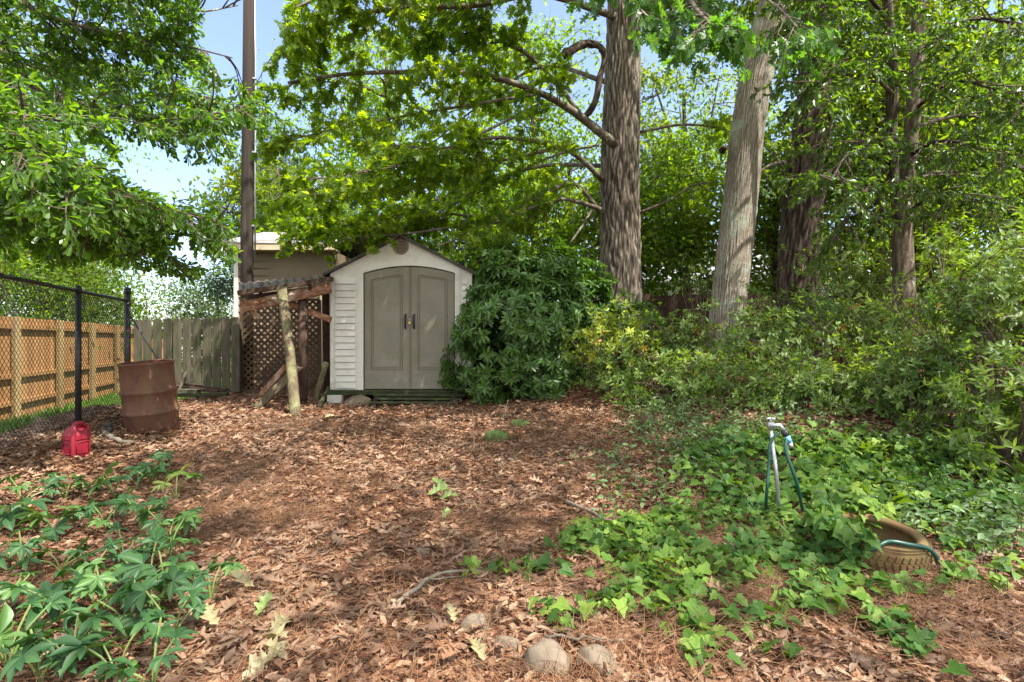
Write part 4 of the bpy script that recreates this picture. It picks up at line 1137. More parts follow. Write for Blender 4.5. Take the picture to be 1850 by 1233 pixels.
ty = thing('tyre_planter', 'old mud-brown rubber tyre lying flat in the ivy', 'tyre', tyc)
prof = [(0.222, 0.012), (0.245, -0.005), (0.29, 0.012), (0.308, 0.045), (0.312, 0.1), (0.308, 0.155), (0.285, 0.188), (0.25, 0.2), (0.226, 0.185), (0.222, 0.165), (0.24, 0.155), (0.265, 0.1), (0.24, 0.04)]
prof = [(r_ * TS, z * 0.85) for r_, z in prof]
tco = MB().lathe(prof, tyc, TM, 64, True).build('casing', M['tyre'], ty, True)
mb = MB()
for i in range(46):
    a_ = 2 * PI * i / 46
    for z0, z1, da in ((0.045, 0.075, 0.03), (0.08, 0.115, -0.03), (0.12, 0.15, 0.03)):
        mb.bar(typ(a_, 0.313, z0), typ(a_ + da, 0.313, z1), 0.022, 0.01, nrm(typ(a_, 1, 0) - typ(0, 0, 0)))
mb.build('tread', M['tyre'], ty)
for z in (0.17, 0.182):
    MB().lathe([((0.302 - (z - 0.17) * 0.9) * TS, z * 0.85), ((0.307 - (z - 0.17) * 0.9) * TS, (z + 0.004) * 0.85), ((0.302 - (z - 0.17) * 0.9) * TS, (z + 0.008) * 0.85)], tyc, TM, 64).build('sidewall_rib', M['tyre'], ty, True)
so_ = MB().lathe([(0.0005, 0.035), (0.12, 0.03), (0.198, 0.025)], tyc, TM, 32).build('soil_fill', M['soil'], ty, True)

# ================================================================ leaf litter, needles, grass
def ground_pts(n, x0, x1, y0, y1, dens=None):
    out = []
    tot = 0
    while tot < n:
        x = rng.uniform(x0, x1, n * 2); y = rng.uniform(y0, y1, n * 2)
        k = np.abs(x) < y * 0.98 + 0.5
        k &= x > -5.35 - 0.2 * (y - 6)
        if dens is not None: k &= rng.random(n * 2) < dens(x, y)
        q = np.stack([x[k], y[k]], 1); out.append(q); tot += len(q)
    q = np.concatenate(out)[:n]
    return q


def surf(q, dz=0.0):
    return np.column_stack([q, gz(q[:, 0], q[:, 1]) + dz])


ls = LS()
def lit(n, y0, y1, sz, tpl, dz):
    q = ground_pts(n, -9, 9, y0, y1)
    p = surf(q); p[:, 2] += rng.uniform(*dz, n)
    a_ = rng.uniform(0, 2 * PI, n)
    d = np.stack([np.cos(a_), np.sin(a_), rng.normal(0, 0.14, n)], 1)
    ls.add(tpl, p, d, UP + rng.normal(0, 0.28, (n, 3)), rng.uniform(*sz, n))
lit(17000, 1.6, 4.2, (0.03, 0.075), LIT, (0.002, 0.022))
lit(450, 1.6, 4.2, (0.07, 0.12), LITOAK, (0.012, 0.03))
lit(30000, 4.0, 7.5, (0.038, 0.082), LIT, (0.003, 0.028))
lit(800, 4.0, 7.5, (0.08, 0.13), LITOAK, (0.012, 0.035))
lit(20000, 7.3, 13.5, (0.06, 0.1), LIT, (0.004, 0.035))
tag(ls.build('leaf_litter', M['litter'], None, True), 'thick carpet of dead brown oak leaves over the yard', 'leaf litter', kind='stuff')

ND = []
for b_ in (0.06, -0.08, 0.14):
    V = []
    for j in range(5):
        t = j / 4
        V += [(-0.5 + b_ * 14 * t * t, t, 0.0), (0.5 + b_ * 14 * t * t, t, 0.0)]
    ND.append((np.array(V, float) * [0.009, 1, 1] + [0, 0, 0.0], [[2 * j, 2 * j + 1, 2 * j + 3, 2 * j + 2] for j in range(4)]))
ls = LS()
def needles(n, y0, y1, sz, dz, cen=None):
    def dens(x, y):
        f = np.sin(x * 1.9 + 1.3 * np.sin(y * 1.4)) + np.sin(y * 2.3 + x) + 0.6 * np.sin(x * 4.1 - y * 3)
        return 0.25 + 0.75 * ss((f + 0.2) / 1.4)
    q = ground_pts(n, -3.2, 2.2, y0, y1, dens)
    p = surf(q); p[:, 2] += rng.uniform(*dz, n)
    a_ = 2.2 * np.sin(q[:, 0] * 1.3 + q[:, 1] * 0.9) + rng.normal(0, 0.8, n)
    d = np.stack([np.cos(a_), np.sin(a_), rng.normal(0, 0.1, n)], 1)
    ls.add(ND, p, d, UP + rng.normal(0, 0.25, (n, 3)), rng.uniform(*sz, n))
needles(21000, 1.6, 3.6, (0.11, 0.19), (0.012, 0.055))
needles(15000, 3.4, 6.8, (0.13, 0.21), (0.015, 0.055))
tag(ls.build('pine_straw', M['needle'], None), 'fine red-brown pine needles strewn over the dead leaves', 'pine straw', kind='stuff')

GR = [(np.array([(-0.03, 0, 0), (0.03, 0, 0), (0.015, 0.6, -0.05), (0, 1, -0.2)]), [[0, 1, 2, 3]]), (np.array([(-0.03, 0, 0), (0.03, 0, 0), (0.02, 0.5, -0.02), (0.01, 1, -0.35)]), [[0, 1, 2, 3]])]
ls = LS(); n = 26000
x = rng.uniform(-13, -5.4, n * 3); y = rng.uniform(4.5, 17, n * 3)
k = (x > -5.4 - 0.367 * y - 0.2) & (x < -5.45 - 0.333 * (y - 6.1) * 0.9 - 0.15 * rng.random(n * 3))
q = np.stack([x[k], y[k]], 1)[:n]
n = len(q)
ls.add(GR, surf(q), UP + rng.normal(0, 0.35, (n, 3)), rng.normal(0, 1, (n, 3)), rng.uniform(0.06, 0.16, n))
tag(ls.build('grass', M['grass'], None), 'bright green mown grass strip along the cedar fence', 'grass', kind='stuff')

# fallen green leaves with lobes
LBIG = [grid_leaf(0.3, [(0, 0.03), (0.1, 0.1), (0.2, 0.55), (0.3, 0.25), (0.42, 0.95), (0.52, 0.35), (0.7, 1.0), (0.8, 0.4), (0.92, 0.5), (1, 0.02)], 4, 26, b_, c_, 0.25, tw) for b_, c_, tw in ((0.4, 0.7, 0.5), (-0.25, 0.55, -0.6))]
for px, py, ang, sz, mat, lab in (
        (487, 1158, 0.3, 0.19, 'fallen', 'pale fallen oak leaf, topmost of the curled cluster'),
        (520, 1170, -1.1, 0.17, 'fallen', 'pale fallen oak leaf on the near-stone side of the curled cluster'),
        (478, 1180, 2.2, 0.15, 'fallen', 'pale fallen oak leaf curled at the hellebore side of the cluster'),
        (503, 1200, -2.7, 0.17, 'fallen', 'pale fallen oak leaf hanging lowest of the curled cluster'),
        (460, 1075, -1.2, 0.2, 'fallen', 'wide pale green oak leaf lying flat past the hellebores'),
        (395, 1150, -0.9, 0.18, 'fallen', 'pale tan-green oak leaf lying under the hellebore leaves'),
        (462, 1130, 0.1, 0.15, 'fallen_green', 'upright greenish oak leaf standing behind the curled cluster'),
        (822, 1145, -0.4, 0.12, 'fallen', 'pale green oak leaf beside the blocky tan stone'),
        (852, 1172, 2.7, 0.13, 'fallen', 'pale oak leaf with pointed lobes just before the blocky stone'),
        (1345, 1140, -0.7, 0.15, 'fallen', 'pale yellow-green oak leaf lying below the ivy edge'),
        (770, 905, 1.2, 0.2, 'fallen_green', 'light green oak leaf of the fallen spray in the middle of the yard'),
        (810, 895, -0.8, 0.22, 'fallen_green', 'broad green oak leaf topping the fallen spray amid the yard'),
        (830, 905, -1.7, 0.2, 'fallen_green', 'green oak leaf at the stone side of the fallen spray'),
        (800, 948, 0.2, 0.13, 'fallen_green', 'little green oak leaf lying apart below the fallen spray'),
        (585, 760, 0.8, 0.22, 'fallen', 'yellowish oak leaf lying in litter below the concrete block')):
    g = G(px, py) + UP * 0.035
    sz *= 0.78
    l1 = LS(); d = np.array([math.sin(ang), math.cos(ang), 0.12])
    l1.add([LBIG[rng.integers(0, 2)]], [g], [d], [UP + rng.normal(0, 0.25, 3) + np.array([0, -0.25, 0])], sz)
    tag(l1.build('fallen_oak_leaf', M[mat], None, True, loc=g), lab, 'leaf', 'pale green fallen oak leaves')

# ================================================================ ivy and ground cover
def inpoly(px, py, poly):
    c = np.zeros(len(px), bool); n = len(poly); j = n - 1
    for i in range(n):
        xi, yi = poly[i]; xj, yj = poly[j]
        c ^= ((yi > py) != (yj > py)) & (px < (xj - xi) * (py - yi) / (yj - yi + 1e-9) + xi)
        j = i
    return c


def topx(q):
    z = gz(q[:, 0], q[:, 1])
    return CX + q[:, 0] / q[:, 1] * F, CY - (z - H) / q[:, 1] * F


TYK = [(1560, 975), (1700, 975), (1705, 1062), (1560, 1066)]


def patch(n, poly, x0, x1, y0, y1, edge=25, holes=0.0, hs=2.2):
    """points on the ground inside an outline, with a frayed edge and bare holes"""
    got = []
    tot = 0
    for _ in range(60):
        q = np.stack([rng.uniform(x0, x1, n), rng.uniform(y0, y1, n)], 1)
        px, py = topx(q)
        k = inpoly(px + rng.normal(0, edge, n), py + rng.normal(0, edge * 0.6, n), poly)
        k &= ~inpoly(px, py, TYK)
        if holes:
            f = np.sin(q[:, 0] * hs * 2 + np.sin(q[:, 1] * hs)) + np.sin(q[:, 1] * hs * 2.4 + 1.7 * np.sin(q[:, 0] * hs)) + 0.5 * np.sin(q[:, 0] * 9 - q[:, 1] * 7)
            k &= rng.random(n) > holes * ss((f - 0.3) / 1.0)
        got.append(q[k]); tot += k.sum()
        if tot > n: break
    return np.concatenate(got)[:n]


def carpet(ls, q, tpl, sz, hgt, tilt=0.45, stems=None):
    n = len(q)
    p = surf(q); hh_ = rng.uniform(*hgt, n)
    base = p.copy(); p[:, 2] += hh_
    a_ = rng.uniform(0, 2 * PI, n)
    d = np.stack([np.cos(a_), np.sin(a_), rng.normal(-0.25, 0.25, n)], 1)
    ls.add(tpl, p, d, UP + np.array([0.0, -0.35, 0]) + rng.normal(0, tilt, (n, 3)), rng.uniform(*sz, n))
    if stems is not None:
        for i in range(0, n, 3):
            stems.tube([base[i] + rng.normal(0, 0.015, 3) * [1, 1, 0], (base[i] + p[i]) / 2 + rng.normal(0, 0.008, 3), p[i]], 0.0016, 3, False)


ivy = thing('ivy_patch', 'bright green ivy spreading over the ground round the tyre and standpipe', 'ivy', G(1400, 1010)); ivy['kind'] = 'stuff'
IV = [(1010, 985), (1060, 960), (1130, 955), (1210, 925), (1290, 925), (1330, 900), (1400, 915), (1480, 950), (1560, 950), (1700, 985), (1745, 1010), (1720, 1065), (1640, 1085), (1560, 1075), (1530, 1110), (1440, 1125), (1370, 1140), (1300, 1165), (1235, 1190), (1210, 1150), (1230, 1100), (1170, 1110), (1080, 1120), (1070, 1095), (1150, 1060), (1080, 1030), (1010, 1020)]
ls = LS(); st = MB()
carpet(ls, patch(1500, IV, 0.1, 3.2, 2.0, 4.0, 16, 0.85, 3.7), IVY, (0.045, 0.09), (0.02, 0.085), 0.42, st)
carpet(ls, patch(950, IV, 0.1, 3.2, 2.0, 4.0, 26, 0.9, 3.7), IVY, (0.025, 0.06), (0.01, 0.08), 0.6, st)
for px, py in ((1600, 1150), (1650, 1180), (1660, 1200), (1620, 1165), (1580, 1130), (1800, 1010), (1830, 1040), (1770, 1060), (960, 1035), (990, 1040), (945, 1030), (1010, 1115), (1000, 1130), (850, 1045), (905, 1040), (1270, 1210), (1395, 1190), (1640, 1140)):
    c_ = G(px, py); q = c_[None, :2] + rng.normal(0, 0.045, (9, 2))
    carpet(ls, q, IVY, (0.04, 0.08), (0.02, 0.07), 0.35, st)
IV2 = [(1240, 850), (1300, 815), (1400, 800), (1500, 805), (1650, 820), (1850, 850), (1850, 935), (1700, 945), (1560, 930), (1450, 925), (1330, 905), (1260, 890)]
carpet(ls, patch(2600, IV2, 0.9, 5.2, 3.0, 6.0, 20, 0.75, 2.0), IVY, (0.05, 0.1), (0.03, 0.15), 0.5, st)
carpet(ls, patch(900, IV2, 0.9, 5.2, 3.0, 6.0, 26, 0.9, 2.0), IVY, (0.03, 0.06), (0.01, 0.08), 0.6, st)
# ivy climbing over the back and the fence side of the tyre
n = 260
a_ = rng.uniform(0.8, 4.05, n); r_ = rng.uniform(0.24, 0.42, n); hz_ = rng.uniform(0.12, 0.27, n)
p = np.array([typ(a, r, h) for a, r, h in zip(a_, r_, hz_)])
b_ = rng.uniform(0, 2 * PI, n)
ls.add(IVY, p, np.stack([np.cos(b_), np.sin(b_), rng.normal(-0.3, 0.3, n)], 1), UP + np.array([0, -0.5, 0]) + rng.normal(0, 0.4, (n, 3)), rng.uniform(0.05, 0.09, n))
o = ls.build('foliage', M['ivy_leaf'], ivy); o2 = st.build('stems', M['bark_twig'], ivy)

gcv = thing('ground_cover', 'small-leaved trailing ground cover under and around the azaleas', 'ground cover', G(1250, 800)); gcv['kind'] = 'stuff'
ls = LS(); st = MB()
C1 = [(1130, 745), (1190, 715), (1290, 740), (1400, 765), (1400, 800), (1290, 830), (1240, 850), (1180, 815), (1130, 790)]
C2 = [(1460, 930), (1600, 900), (1760, 905), (1850, 900), (1850, 1010), (1760, 1000), (1640, 975), (1560, 965)]
C3 = [(1040, 840), (1130, 820), (1240, 850), (1330, 900), (1290, 930), (1210, 920), (1130, 940), (1080, 920), (1110, 880)]
C4 = [(1300, 740), (1850, 760), (1850, 860), (1500, 820), (1320, 800)]
C5 = [(1720, 1010), (1850, 1000), (1850, 1080), (1790, 1090), (1740, 1050)]
for poly, n, ho_ in ((C1, 2000, 0.7), (C2, 1700, 0.6), (C3, 380, 0.9), (C4, 1300, 0.9), (C5, 350, 0.7)):
    q = patch(n, poly, 0.3, 6.5, 2.2, 9.5, 18, ho_, 3.1)
    carpet(ls, q, ELL, (0.035, 0.07), (0.02, 0.16), 0.6, st)
q = ground_pts(350, 0.4, 5, 3.2, 8)
carpet(ls, q, ELL, (0.03, 0.055), (0.01, 0.06), 0.6, st)
ls.build('foliage', M['cover_leaf'], gcv); st.build('stems', M['bark_twig'], gcv)

# ================================================================ hellebores
HP = [(0, 0.05), (0.15, 0.42), (0.4, 0.9), (0.6, 1.0), (0.82, 0.6), (1, 0.0)]
def helle_leaf(seed):
    rs = np.random.default_rng(seed)
    nl = int(rs.integers(6, 9)); Vs, Fs, off = [], [], 0
    for i in range(nl):
        a_ = math.radians(-115 + 230 * i / (nl - 1)) + rs.normal(0, 0.06)
        sz = (0.135 - 0.035 * abs(i - (nl - 1) / 2) / ((nl - 1) / 2)) * rs.uniform(0.7, 1.15)
        V, Fc = grid_leaf(rs.uniform(0.17, 0.22), HP, 4, 7, rs.uniform(0.15, 0.5), 0.5, 0.03, rs.normal(0, 0.15))
        V = V * sz
        c_, s_ = math.cos(a_), math.sin(a_)
        tl = rs.uniform(-0.25, 0.4)
        V = np.stack([V[:, 0] * c_ + V[:, 1] * s_, -V[:, 0] * s_ + V[:, 1] * c_, V[:, 2] + V[:, 1] * tl], 1)
        Vs.append(V); Fs += [[j + off for j in f] for f in Fc]; off += len(V)
    return np.concatenate(Vs), Fs
HL = []
for s_ in range(9):
    V, Fc = helle_leaf(40 + s_)
    HL.append((mesh_np('leaf', V, [i for f in Fc for i in f], [len(f) for f in Fc], M['hellebore_leaf'], True),
               mesh_np('leaf', V, [i for f in Fc for i in f], [len(f) for f in Fc], M['hellebore_yellow'], True),
               mesh_np('leaf', V, [i for f in Fc for i in f], [len(f) for f in Fc], M['hellebore_light'], True)))
hpos = [(40, 915), (118, 905), (205, 905), (275, 880), (285, 862), (18, 960), (100, 975), (190, 960), (255, 965), (305, 985), (40, 1030), (110, 1035), (165, 1060), (225, 1030), (270, 1062), (298, 1085), (20, 1100), (105, 1120), (60, 1165), (185, 1110), (235, 1150), (278, 1130), (380, 1092), (310, 1170), (15, 1215), (130, 1225), (210, 1235), (275, 1250), (75, 1240), (318, 905), (305, 1012)]
ROWS = ((935, 'far row by the fuel can'), (1000, 'second row from the fuel can'), (1045, 'third row from the fuel can'), (1080, 'fourth row from the fuel can'), (1125, 'third row from the bed front'), (1190, 'second row from the bed front'), (9999, 'frontmost row of the bed'))
ORD = ('closest to the fence', 'second from the fence', 'third from the fence', 'fourth from the fence', 'fifth from the fence', 'sixth from the fence', 'seventh from the fence')
def helle_label(i, px, py):
    row = next(r for lim, r in ROWS if py < lim)
    mates = sorted(p[0] for p in hpos if next(r for lim, r in ROWS if p[1] < lim) == row)
    k = mates.index(px)
    extra = ' with yellowing leaves' if i == 29 else ''
    return f'hellebore{extra} {ORD[k]} in the {row}'
for i, (px, py) in enumerate(hpos):
    g = G(px, min(py, 1290))
    r_ = thing('hellebore', helle_label(i, px, py), 'hellebore', g, 'hellebores in the green bed')
    nlf = int(rng.integers(5, 8)) if i != 29 else 3
    a0 = rng.uniform(0, 6)
    sb = MB()
    for k in range(nlf):
        a_ = a0 + k * 2 * PI / nlf + rng.normal(0, 0.3)
        L = rng.uniform(0.05, 0.13); hz = rng.uniform(0.07, 0.2)
        tip = np.array([math.cos(a_) * L, math.sin(a_) * L, hz])
        sb.tube(cr([g, g + tip * [0.35, 0.35, 0.6], g + tip], 6), 0.0035, 5, False)
        me = HL[int(rng.integers(0, 9))][1 if (i == 29 and k < 2) else 2 if rng.random() < 0.28 else 0]
        o = link('leaf', me, r_, tip)
        sc_ = rng.uniform(0.42, 1.0) * (0.95 if py > 980 else 1.15)
        o.scale = (sc_,) * 3
        o.rotation_euler = (rng.normal(-0.25, 0.35), rng.normal(0, 0.3), a_ - PI / 2 + rng.normal(0, 0.3))
    sb.build('stem', M['stem_green'], r_)
# ================================================================ trees
def tree(name, label, cat='tree', loc=(0, 0, 0), group=None): return thing(name, label, cat, loc, group)


def limb(pts, n=16):
    return cr(np.array([P(*p) if isinstance(p, tuple) else p for p in pts]), n)


def limb_obj(pl, r0, r1, mat, root, name='limb', k=10):
    n = len(pl)
    if root is oak: r0 = r0 * 0.76
    return MB().tube(pl, r1 + (r0 - r1) * (1 - np.linspace(0, 1, n)) ** 1.1, k, True, 0.06).build(name, mat, root, True)


# ---- the big oak behind the rhododendron
ob = np.array([2.05, 10.5, float(gz(2.05, 10.5)) - 0.1])
oak = tree('oak_tree', 'big oak with dark furrowed trunk and long low limbs above the shed', loc=ob)
OT = [ob, P(1120, 420, 10.5), P(1122, 200, 10.5), P(1128, 0, 10.5), P(1128, -400, 10.6), P(1120, -800, 10.7)]
mb, tpl_ = bark_trunk(OT, [0.42, 0.37, 0.325, 0.31, 0.27, 0.2], 150, 460, 0.07, 30, seed=5)
mb.build('trunk', M['bark_oak'], oak, True)
LB = {}
def ol(key, pts, r0, r1, n=18):
    LB[key] = limb(pts, n); limb_obj(LB[key], r0, r1, M['bark_limb'], oak)
ol('a', [(1112, 262, 10.25), (1060, 220, 10.0), (1028, 197, 9.8), (975, 168, 9.6), (880, 137, 9.2), (780, 131, 8.8), (640, 133, 8.3), (520, 150, 8.0)], 0.115, 0.02, 26)
ol('b', [(1052, 212, 10.0), (1005, 150, 10.1), (950, 97, 10.1), (890, 70, 10.0), (850, 45, 9.9), (790, -20, 9.8), (700, -80, 9.6)], 0.055, 0.02)
ol('c', [(972, 190, 9.6), (900, 226, 9.2), (840, 256, 8.8), (770, 290, 8.4), (690, 306, 8.0), (560, 325, 7.6)], 0.035, 0.012)
ol('d', [(1088, 325, 10.3), (1050, 288, 10.0), (1010, 266, 9.7), (940, 252, 9.3), (880, 250, 9.0), (800, 268, 8.6), (700, 262, 8.3)], 0.07, 0.014)
ol('e', [(1085, 385, 10.3), (1058, 350, 10.2), (1030, 331, 10.0), (980, 354, 9.8), (900, 392, 9.5), (830, 408, 9.3), (740, 422, 9.1), (620, 430, 9.0)], 0.06, 0.014)
ol('f', [(1085, 378, 10.2), (1040, 364, 9.8), (1000, 362, 9.5), (920, 392, 9.1), (860, 420, 8.8), (790, 445, 8.5)], 0.05, 0.014)
ol('g', [(1082, 262, 10.4), (1000, 282, 10.5), (900, 330, 10.5), (800, 380, 10.5), (740, 402, 10.5), (600, 400, 10.5)], 0.03, 0.01)
ol('h', [(1072, 375, 10.3), (1052, 408, 10.15), (1030, 440, 10.0)], 0.03, 0.018, 8)
ol('i', [(1110, 30, 10.3), (980, -10, 9.7), (860, 10, 9.1), (720, 15, 8.6), (600, 40, 8.2), (500, 90, 7.9)], 0.09, 0.015)
ol('j', [(1108, -60, 10.3), (950, -110, 9.4), (780, -70, 8.6), (620, -20, 8.0), (520, 20, 7.6)], 0.09, 0.015)
ol('k', [(1152, 240, 10.5), (1230, 226, 10.4), (1300, 232, 10.3), (1340, 250, 10.2)], 0.04, 0.012)
ol('l', [(1155, 385, 10.5), (1210, 362, 10.3), (1250, 336, 10.2), (1290, 330, 10.1)], 0.035, 0.012)
ol('m', [(1125, -40, 10.2), (1180, -60, 8.8), (1230, -20, 7.2), (1260, 20, 6.2), (1290, 50, 5.5)], 0.09, 0.012)
ol('n', [(1180, -60, 8.8), (1130, -50, 7.4), (1130, -10, 6.3), (1170, 30, 5.7)], 0.04, 0.01)
ol('o', [(1230, -20, 7.2), (1330, -30, 6.6), (1400, 10, 6.1), (1440, 50, 5.8)], 0.03, 0.01)
ol('p', [(1108, -40, 10.6), (1000, -150, 12.0), (900, -100, 13.5), (800, 0, 14.5), (720, 120, 15)], 0.09, 0.015)
ol('q', [(1100, 150, 10.8), (980, 120, 12.2), (880, 180, 13.4), (780, 260, 14.2)], 0.07, 0.015)
ol('r', [(1090, 300, 10.8), (980, 300, 12.0), (880, 330, 12.8), (760, 370, 13.4), (640, 400, 13.6)], 0.06, 0.015)
ol('s', [(860, 392, 10.3), (780, 385, 10.4), (700, 395, 10.5), (610, 405, 10.6), (540, 425, 10.6)], 0.03, 0.01)
ol('u', [(972, 170, 9.6), (850, 190, 9.1), (720, 212, 8.7), (600, 235, 8.4), (490, 262, 8.2)], 0.035, 0.01)
ol('v', [(1010, 268, 9.7), (900, 292, 9.5), (760, 322, 9.2), (620, 338, 9.0), (510, 350, 8.9)], 0.035, 0.01)
dl = cr(np.array([P(1052, 216, 10.0), P(1073, 190, 9.9), P(1083, 145, 9.85), P(1092, 105, 9.85), P(1082, 84, 9.8), P(1055, 80, 9.7), P(1030, 94, 9.6), P(1020, 97, 9.55)]), 26)
MB().tube(dl, np.interp(np.linspace(0, 1, 26), [0, 0.4, 0.6, 1], [0.06, 0.05, 0.062, 0.09]), 12, True, 0.2).build('dead_limb', M['bark_dark'], oak, True)
def clear_shed(q):
    px = CX + q[0] / q[1] * F; py = CY - (q[2] - H) / q[1] * F
    if inpoly(np.array([px]), np.array([py]), [(425, -20), (505, -20), (512, 60), (478, 150), (425, 160)])[0] or (428 < px < 460 and 215 < py < 480): return False
    return q[1] > 10.9 or not inpoly(np.array([px]), np.array([py]), [(590, 505), (650, 475), (725, 425), (750, 415), (800, 430), (960, 455), (960, 760), (590, 760)])[0]
ls, tw = LS(), MB()
kw = dict(keep=clear_shed, tpl=OAK, s2=0.16, lsz=(0.12, 0.185), leafn=0.75)
foliate([LB[k] for k in 'ac'], ls, tw, s1=0.135, l1=(0.5, 1.2), nl=8, t0=0.3, droop=-0.05, **kw)
foliate([LB[k] for k in 'b'], ls, tw, s1=0.12, l1=(0.4, 1.0), nl=8, t0=0.3, droop=-0.03, **kw)
foliate([LB[k] for k in 'd'], ls, tw, s1=0.18, l1=(0.4, 1.0), nl=8, t0=0.3, droop=-0.05, **kw)
foliate([LB[k] for k in 'efg'], ls, tw, s1=0.17, l1=(0.4, 1.0), nl=7, t0=0.25, droop=-0.02, **kw)
foliate([LB['u'], LB['v']], ls, tw, s1=0.15, l1=(0.4, 1.0), nl=7, t0=0.2, droop=-0.02, **kw)
foliate([LB['s']], ls, tw, s1=0.07, l1=(0.5, 1.0), nl=9, t0=0.1, droop=-0.06, **kw)
foliate([LB[k] for k in 'ij'], ls, tw, s1=0.115, l1=(0.6, 1.6), nl=8, t0=0.2, droop=-0.11, **kw)
foliate([LB[k] for k in 'kl'], ls, tw, s1=0.2, l1=(0.3, 0.7), nl=7, t0=0.4, droop=-0.03, **kw)
foliate([LB[k] for k in 'pqr'], ls, tw, s1=0.17, l1=(0.6, 1.4), nl=7, t0=0.2, droop=-0.04, **kw)
ls.build('crown', M['oak_leaf'], oak); tw.build('twigs', M['bark_twig'], oak)
def off_trunks(q):
    px = CX + q[0] / q[1] * F; py = CY - (q[2] - H) / q[1] * F
    return not (1070 < px < 1150 and py > 20) and not (1360 < px < 1440 and py < 60) and py < 185
for kk in 'mon':
    ls, tw = LS(), MB()
    foliate([LB[k][6:] for k in kk], ls, tw, OAK, s1=0.1, l1=(0.35, 0.7), s2=0.13, nl=6, lsz=(0.12, 0.18), t0=0.0, droop=-0.16, leafn=0.7, drp=0.7, keep=off_trunks)
    ls.build('low_spray', M['oak_leaf_near'], oak); tw.build('twigs', M['bark_twig'], oak)
# upper crown above the view
ls, tw = LS(), MB()
ups = []
for a_ in np.arange(0, 2 * PI, 0.7):
    s0 = along(tpl_, 0.55 + 0.4 * rng.random())[0]
    e_ = s0 + np.array([math.cos(a_) * 3.5, math.sin(a_) * 3.5, rng.uniform(0.5, 2.5)])
    l_ = cr([s0, (s0 + e_) / 2 + UP * 0.4, e_], 10); ups.append(l_)
    tw.tube(l_, np.linspace(0.09, 0.02, 10), 7)
clump_crown(ls, tw, OAK, (1.6, 9.8, 11.2), (5.6, 5.2, 3.4), 24, 75, (0.14, 0.22), ups + [tpl_[60:]], (0.6, 0.35))
ls.build('upper_crown', M['oak_leaf'], oak); tw.build('upper_branches', M['bark_limb'], oak)

# unseen boughs and leaf clumps, added overhead to shade the yard and shed front
ls, tw = LS(), MB(); ov = []
for e_ in ((0.5, 5.0, 8.0), (2.5, 3.2, 7.8), (4.6, 4.4, 7.6), (1.6, 1.6, 7.6), (6.4, 6.0, 7.8), (-0.8, 7.0, 8.4), (4.6, 1.8, 7.6)):
    s0 = along(tpl_, 0.62 + 0.2 * rng.random())[0]; e_ = np.array(e_)
    l_ = cr([s0, (s0 * 0.55 + e_ * 0.45) + UP * 0.7, e_], 14); ov.append(l_)
    limb_obj(l_, 0.09, 0.015, M['bark_limb'], oak)
clump_crown(ls, tw, OAK, (4.2, 2.4, 8.3), (4.8, 4.6, 0.9), 66, 82, (0.13, 0.19), [o_[5:] for o_ in ov], (0.42, 0.2), low=-0.9)
clump_crown(ls, tw, OAK, (1.9, 6.4, 7.9), (2.2, 1.5, 0.9), 40, 75, (0.12, 0.18), [o_[5:] for o_ in ov], (0.42, 0.25), low=-0.9)
ls.build('added_shade_foliage', M['oak_leaf'], oak); tw.build('twigs', M['bark_twig'], oak)

# ---- pale leaning trunk
pbz = np.array([3.58, 9.4, float(gz(3.58, 9.4)) - 0.1])
pt = tree('leaning_tree', 'tree with pale grey leaning trunk rising out of the azaleas', loc=pbz)
PT = [pbz + [0.05, 0, 0], P(1316, 560, 9.4), P(1333, 400, 9.4), P(1352, 230, 9.4), P(1374, 100, 9.4), P(1404, -20, 9.4), P(1450, -300, 9.5), P(1500, -700, 9.6)]
mb, tl2 = bark_trunk(PT, [0.30, 0.29, 0.275, 0.26, 0.26, 0.25, 0.2, 0.15], 150, 420, 0.035, 46, 0.3, 0.02, seed=15)
mb.build('trunk', M['bark_pale'], pt, True)
MB().tube(cr([P(1305, 272, 9.3), P(1309, 268, 9.1), P(1312, 266, 9.06)], 5), [0.06, 0.05, 0.02], 10).build('branch_stub', M['bark_dark'], pt, True)
MB().tube(cr([P(1396, 45, 9.4), P(1412, -40, 9.3), P(1436, -160, 9.2), P(1480, -400, 9.0)], 12), np.linspace(0.15, 0.1, 12), 12).build('fork', M['bark_pale'], pt, True)
ls, tw = LS(), MB()
ups = []
for a_ in np.arange(0, 2 * PI, 0.8):
    s0 = along(tl2, 0.7 + 0.28 * rng.random())[0]
    e_ = s0 + np.array([math.cos(a_) * 3, math.sin(a_) * 3, rng.uniform(0.3, 2.0)])
    l_ = cr([s0, (s0 + e_) / 2 + UP * 0.4, e_], 10); ups.append(l_)
    tw.tube(l_, np.linspace(0.08, 0.02, 10), 7)
clump_crown(ls, tw, OAK, (5.6, 9.2, 10.6), (4.2, 4.4, 3.0), 28, 75, (0.13, 0.2), ups + [tl2[90:]], (0.6, 0.35))
ls.build('crown', M['oak_leaf'], pt); tw.build('branches', M['bark_limb'], pt)

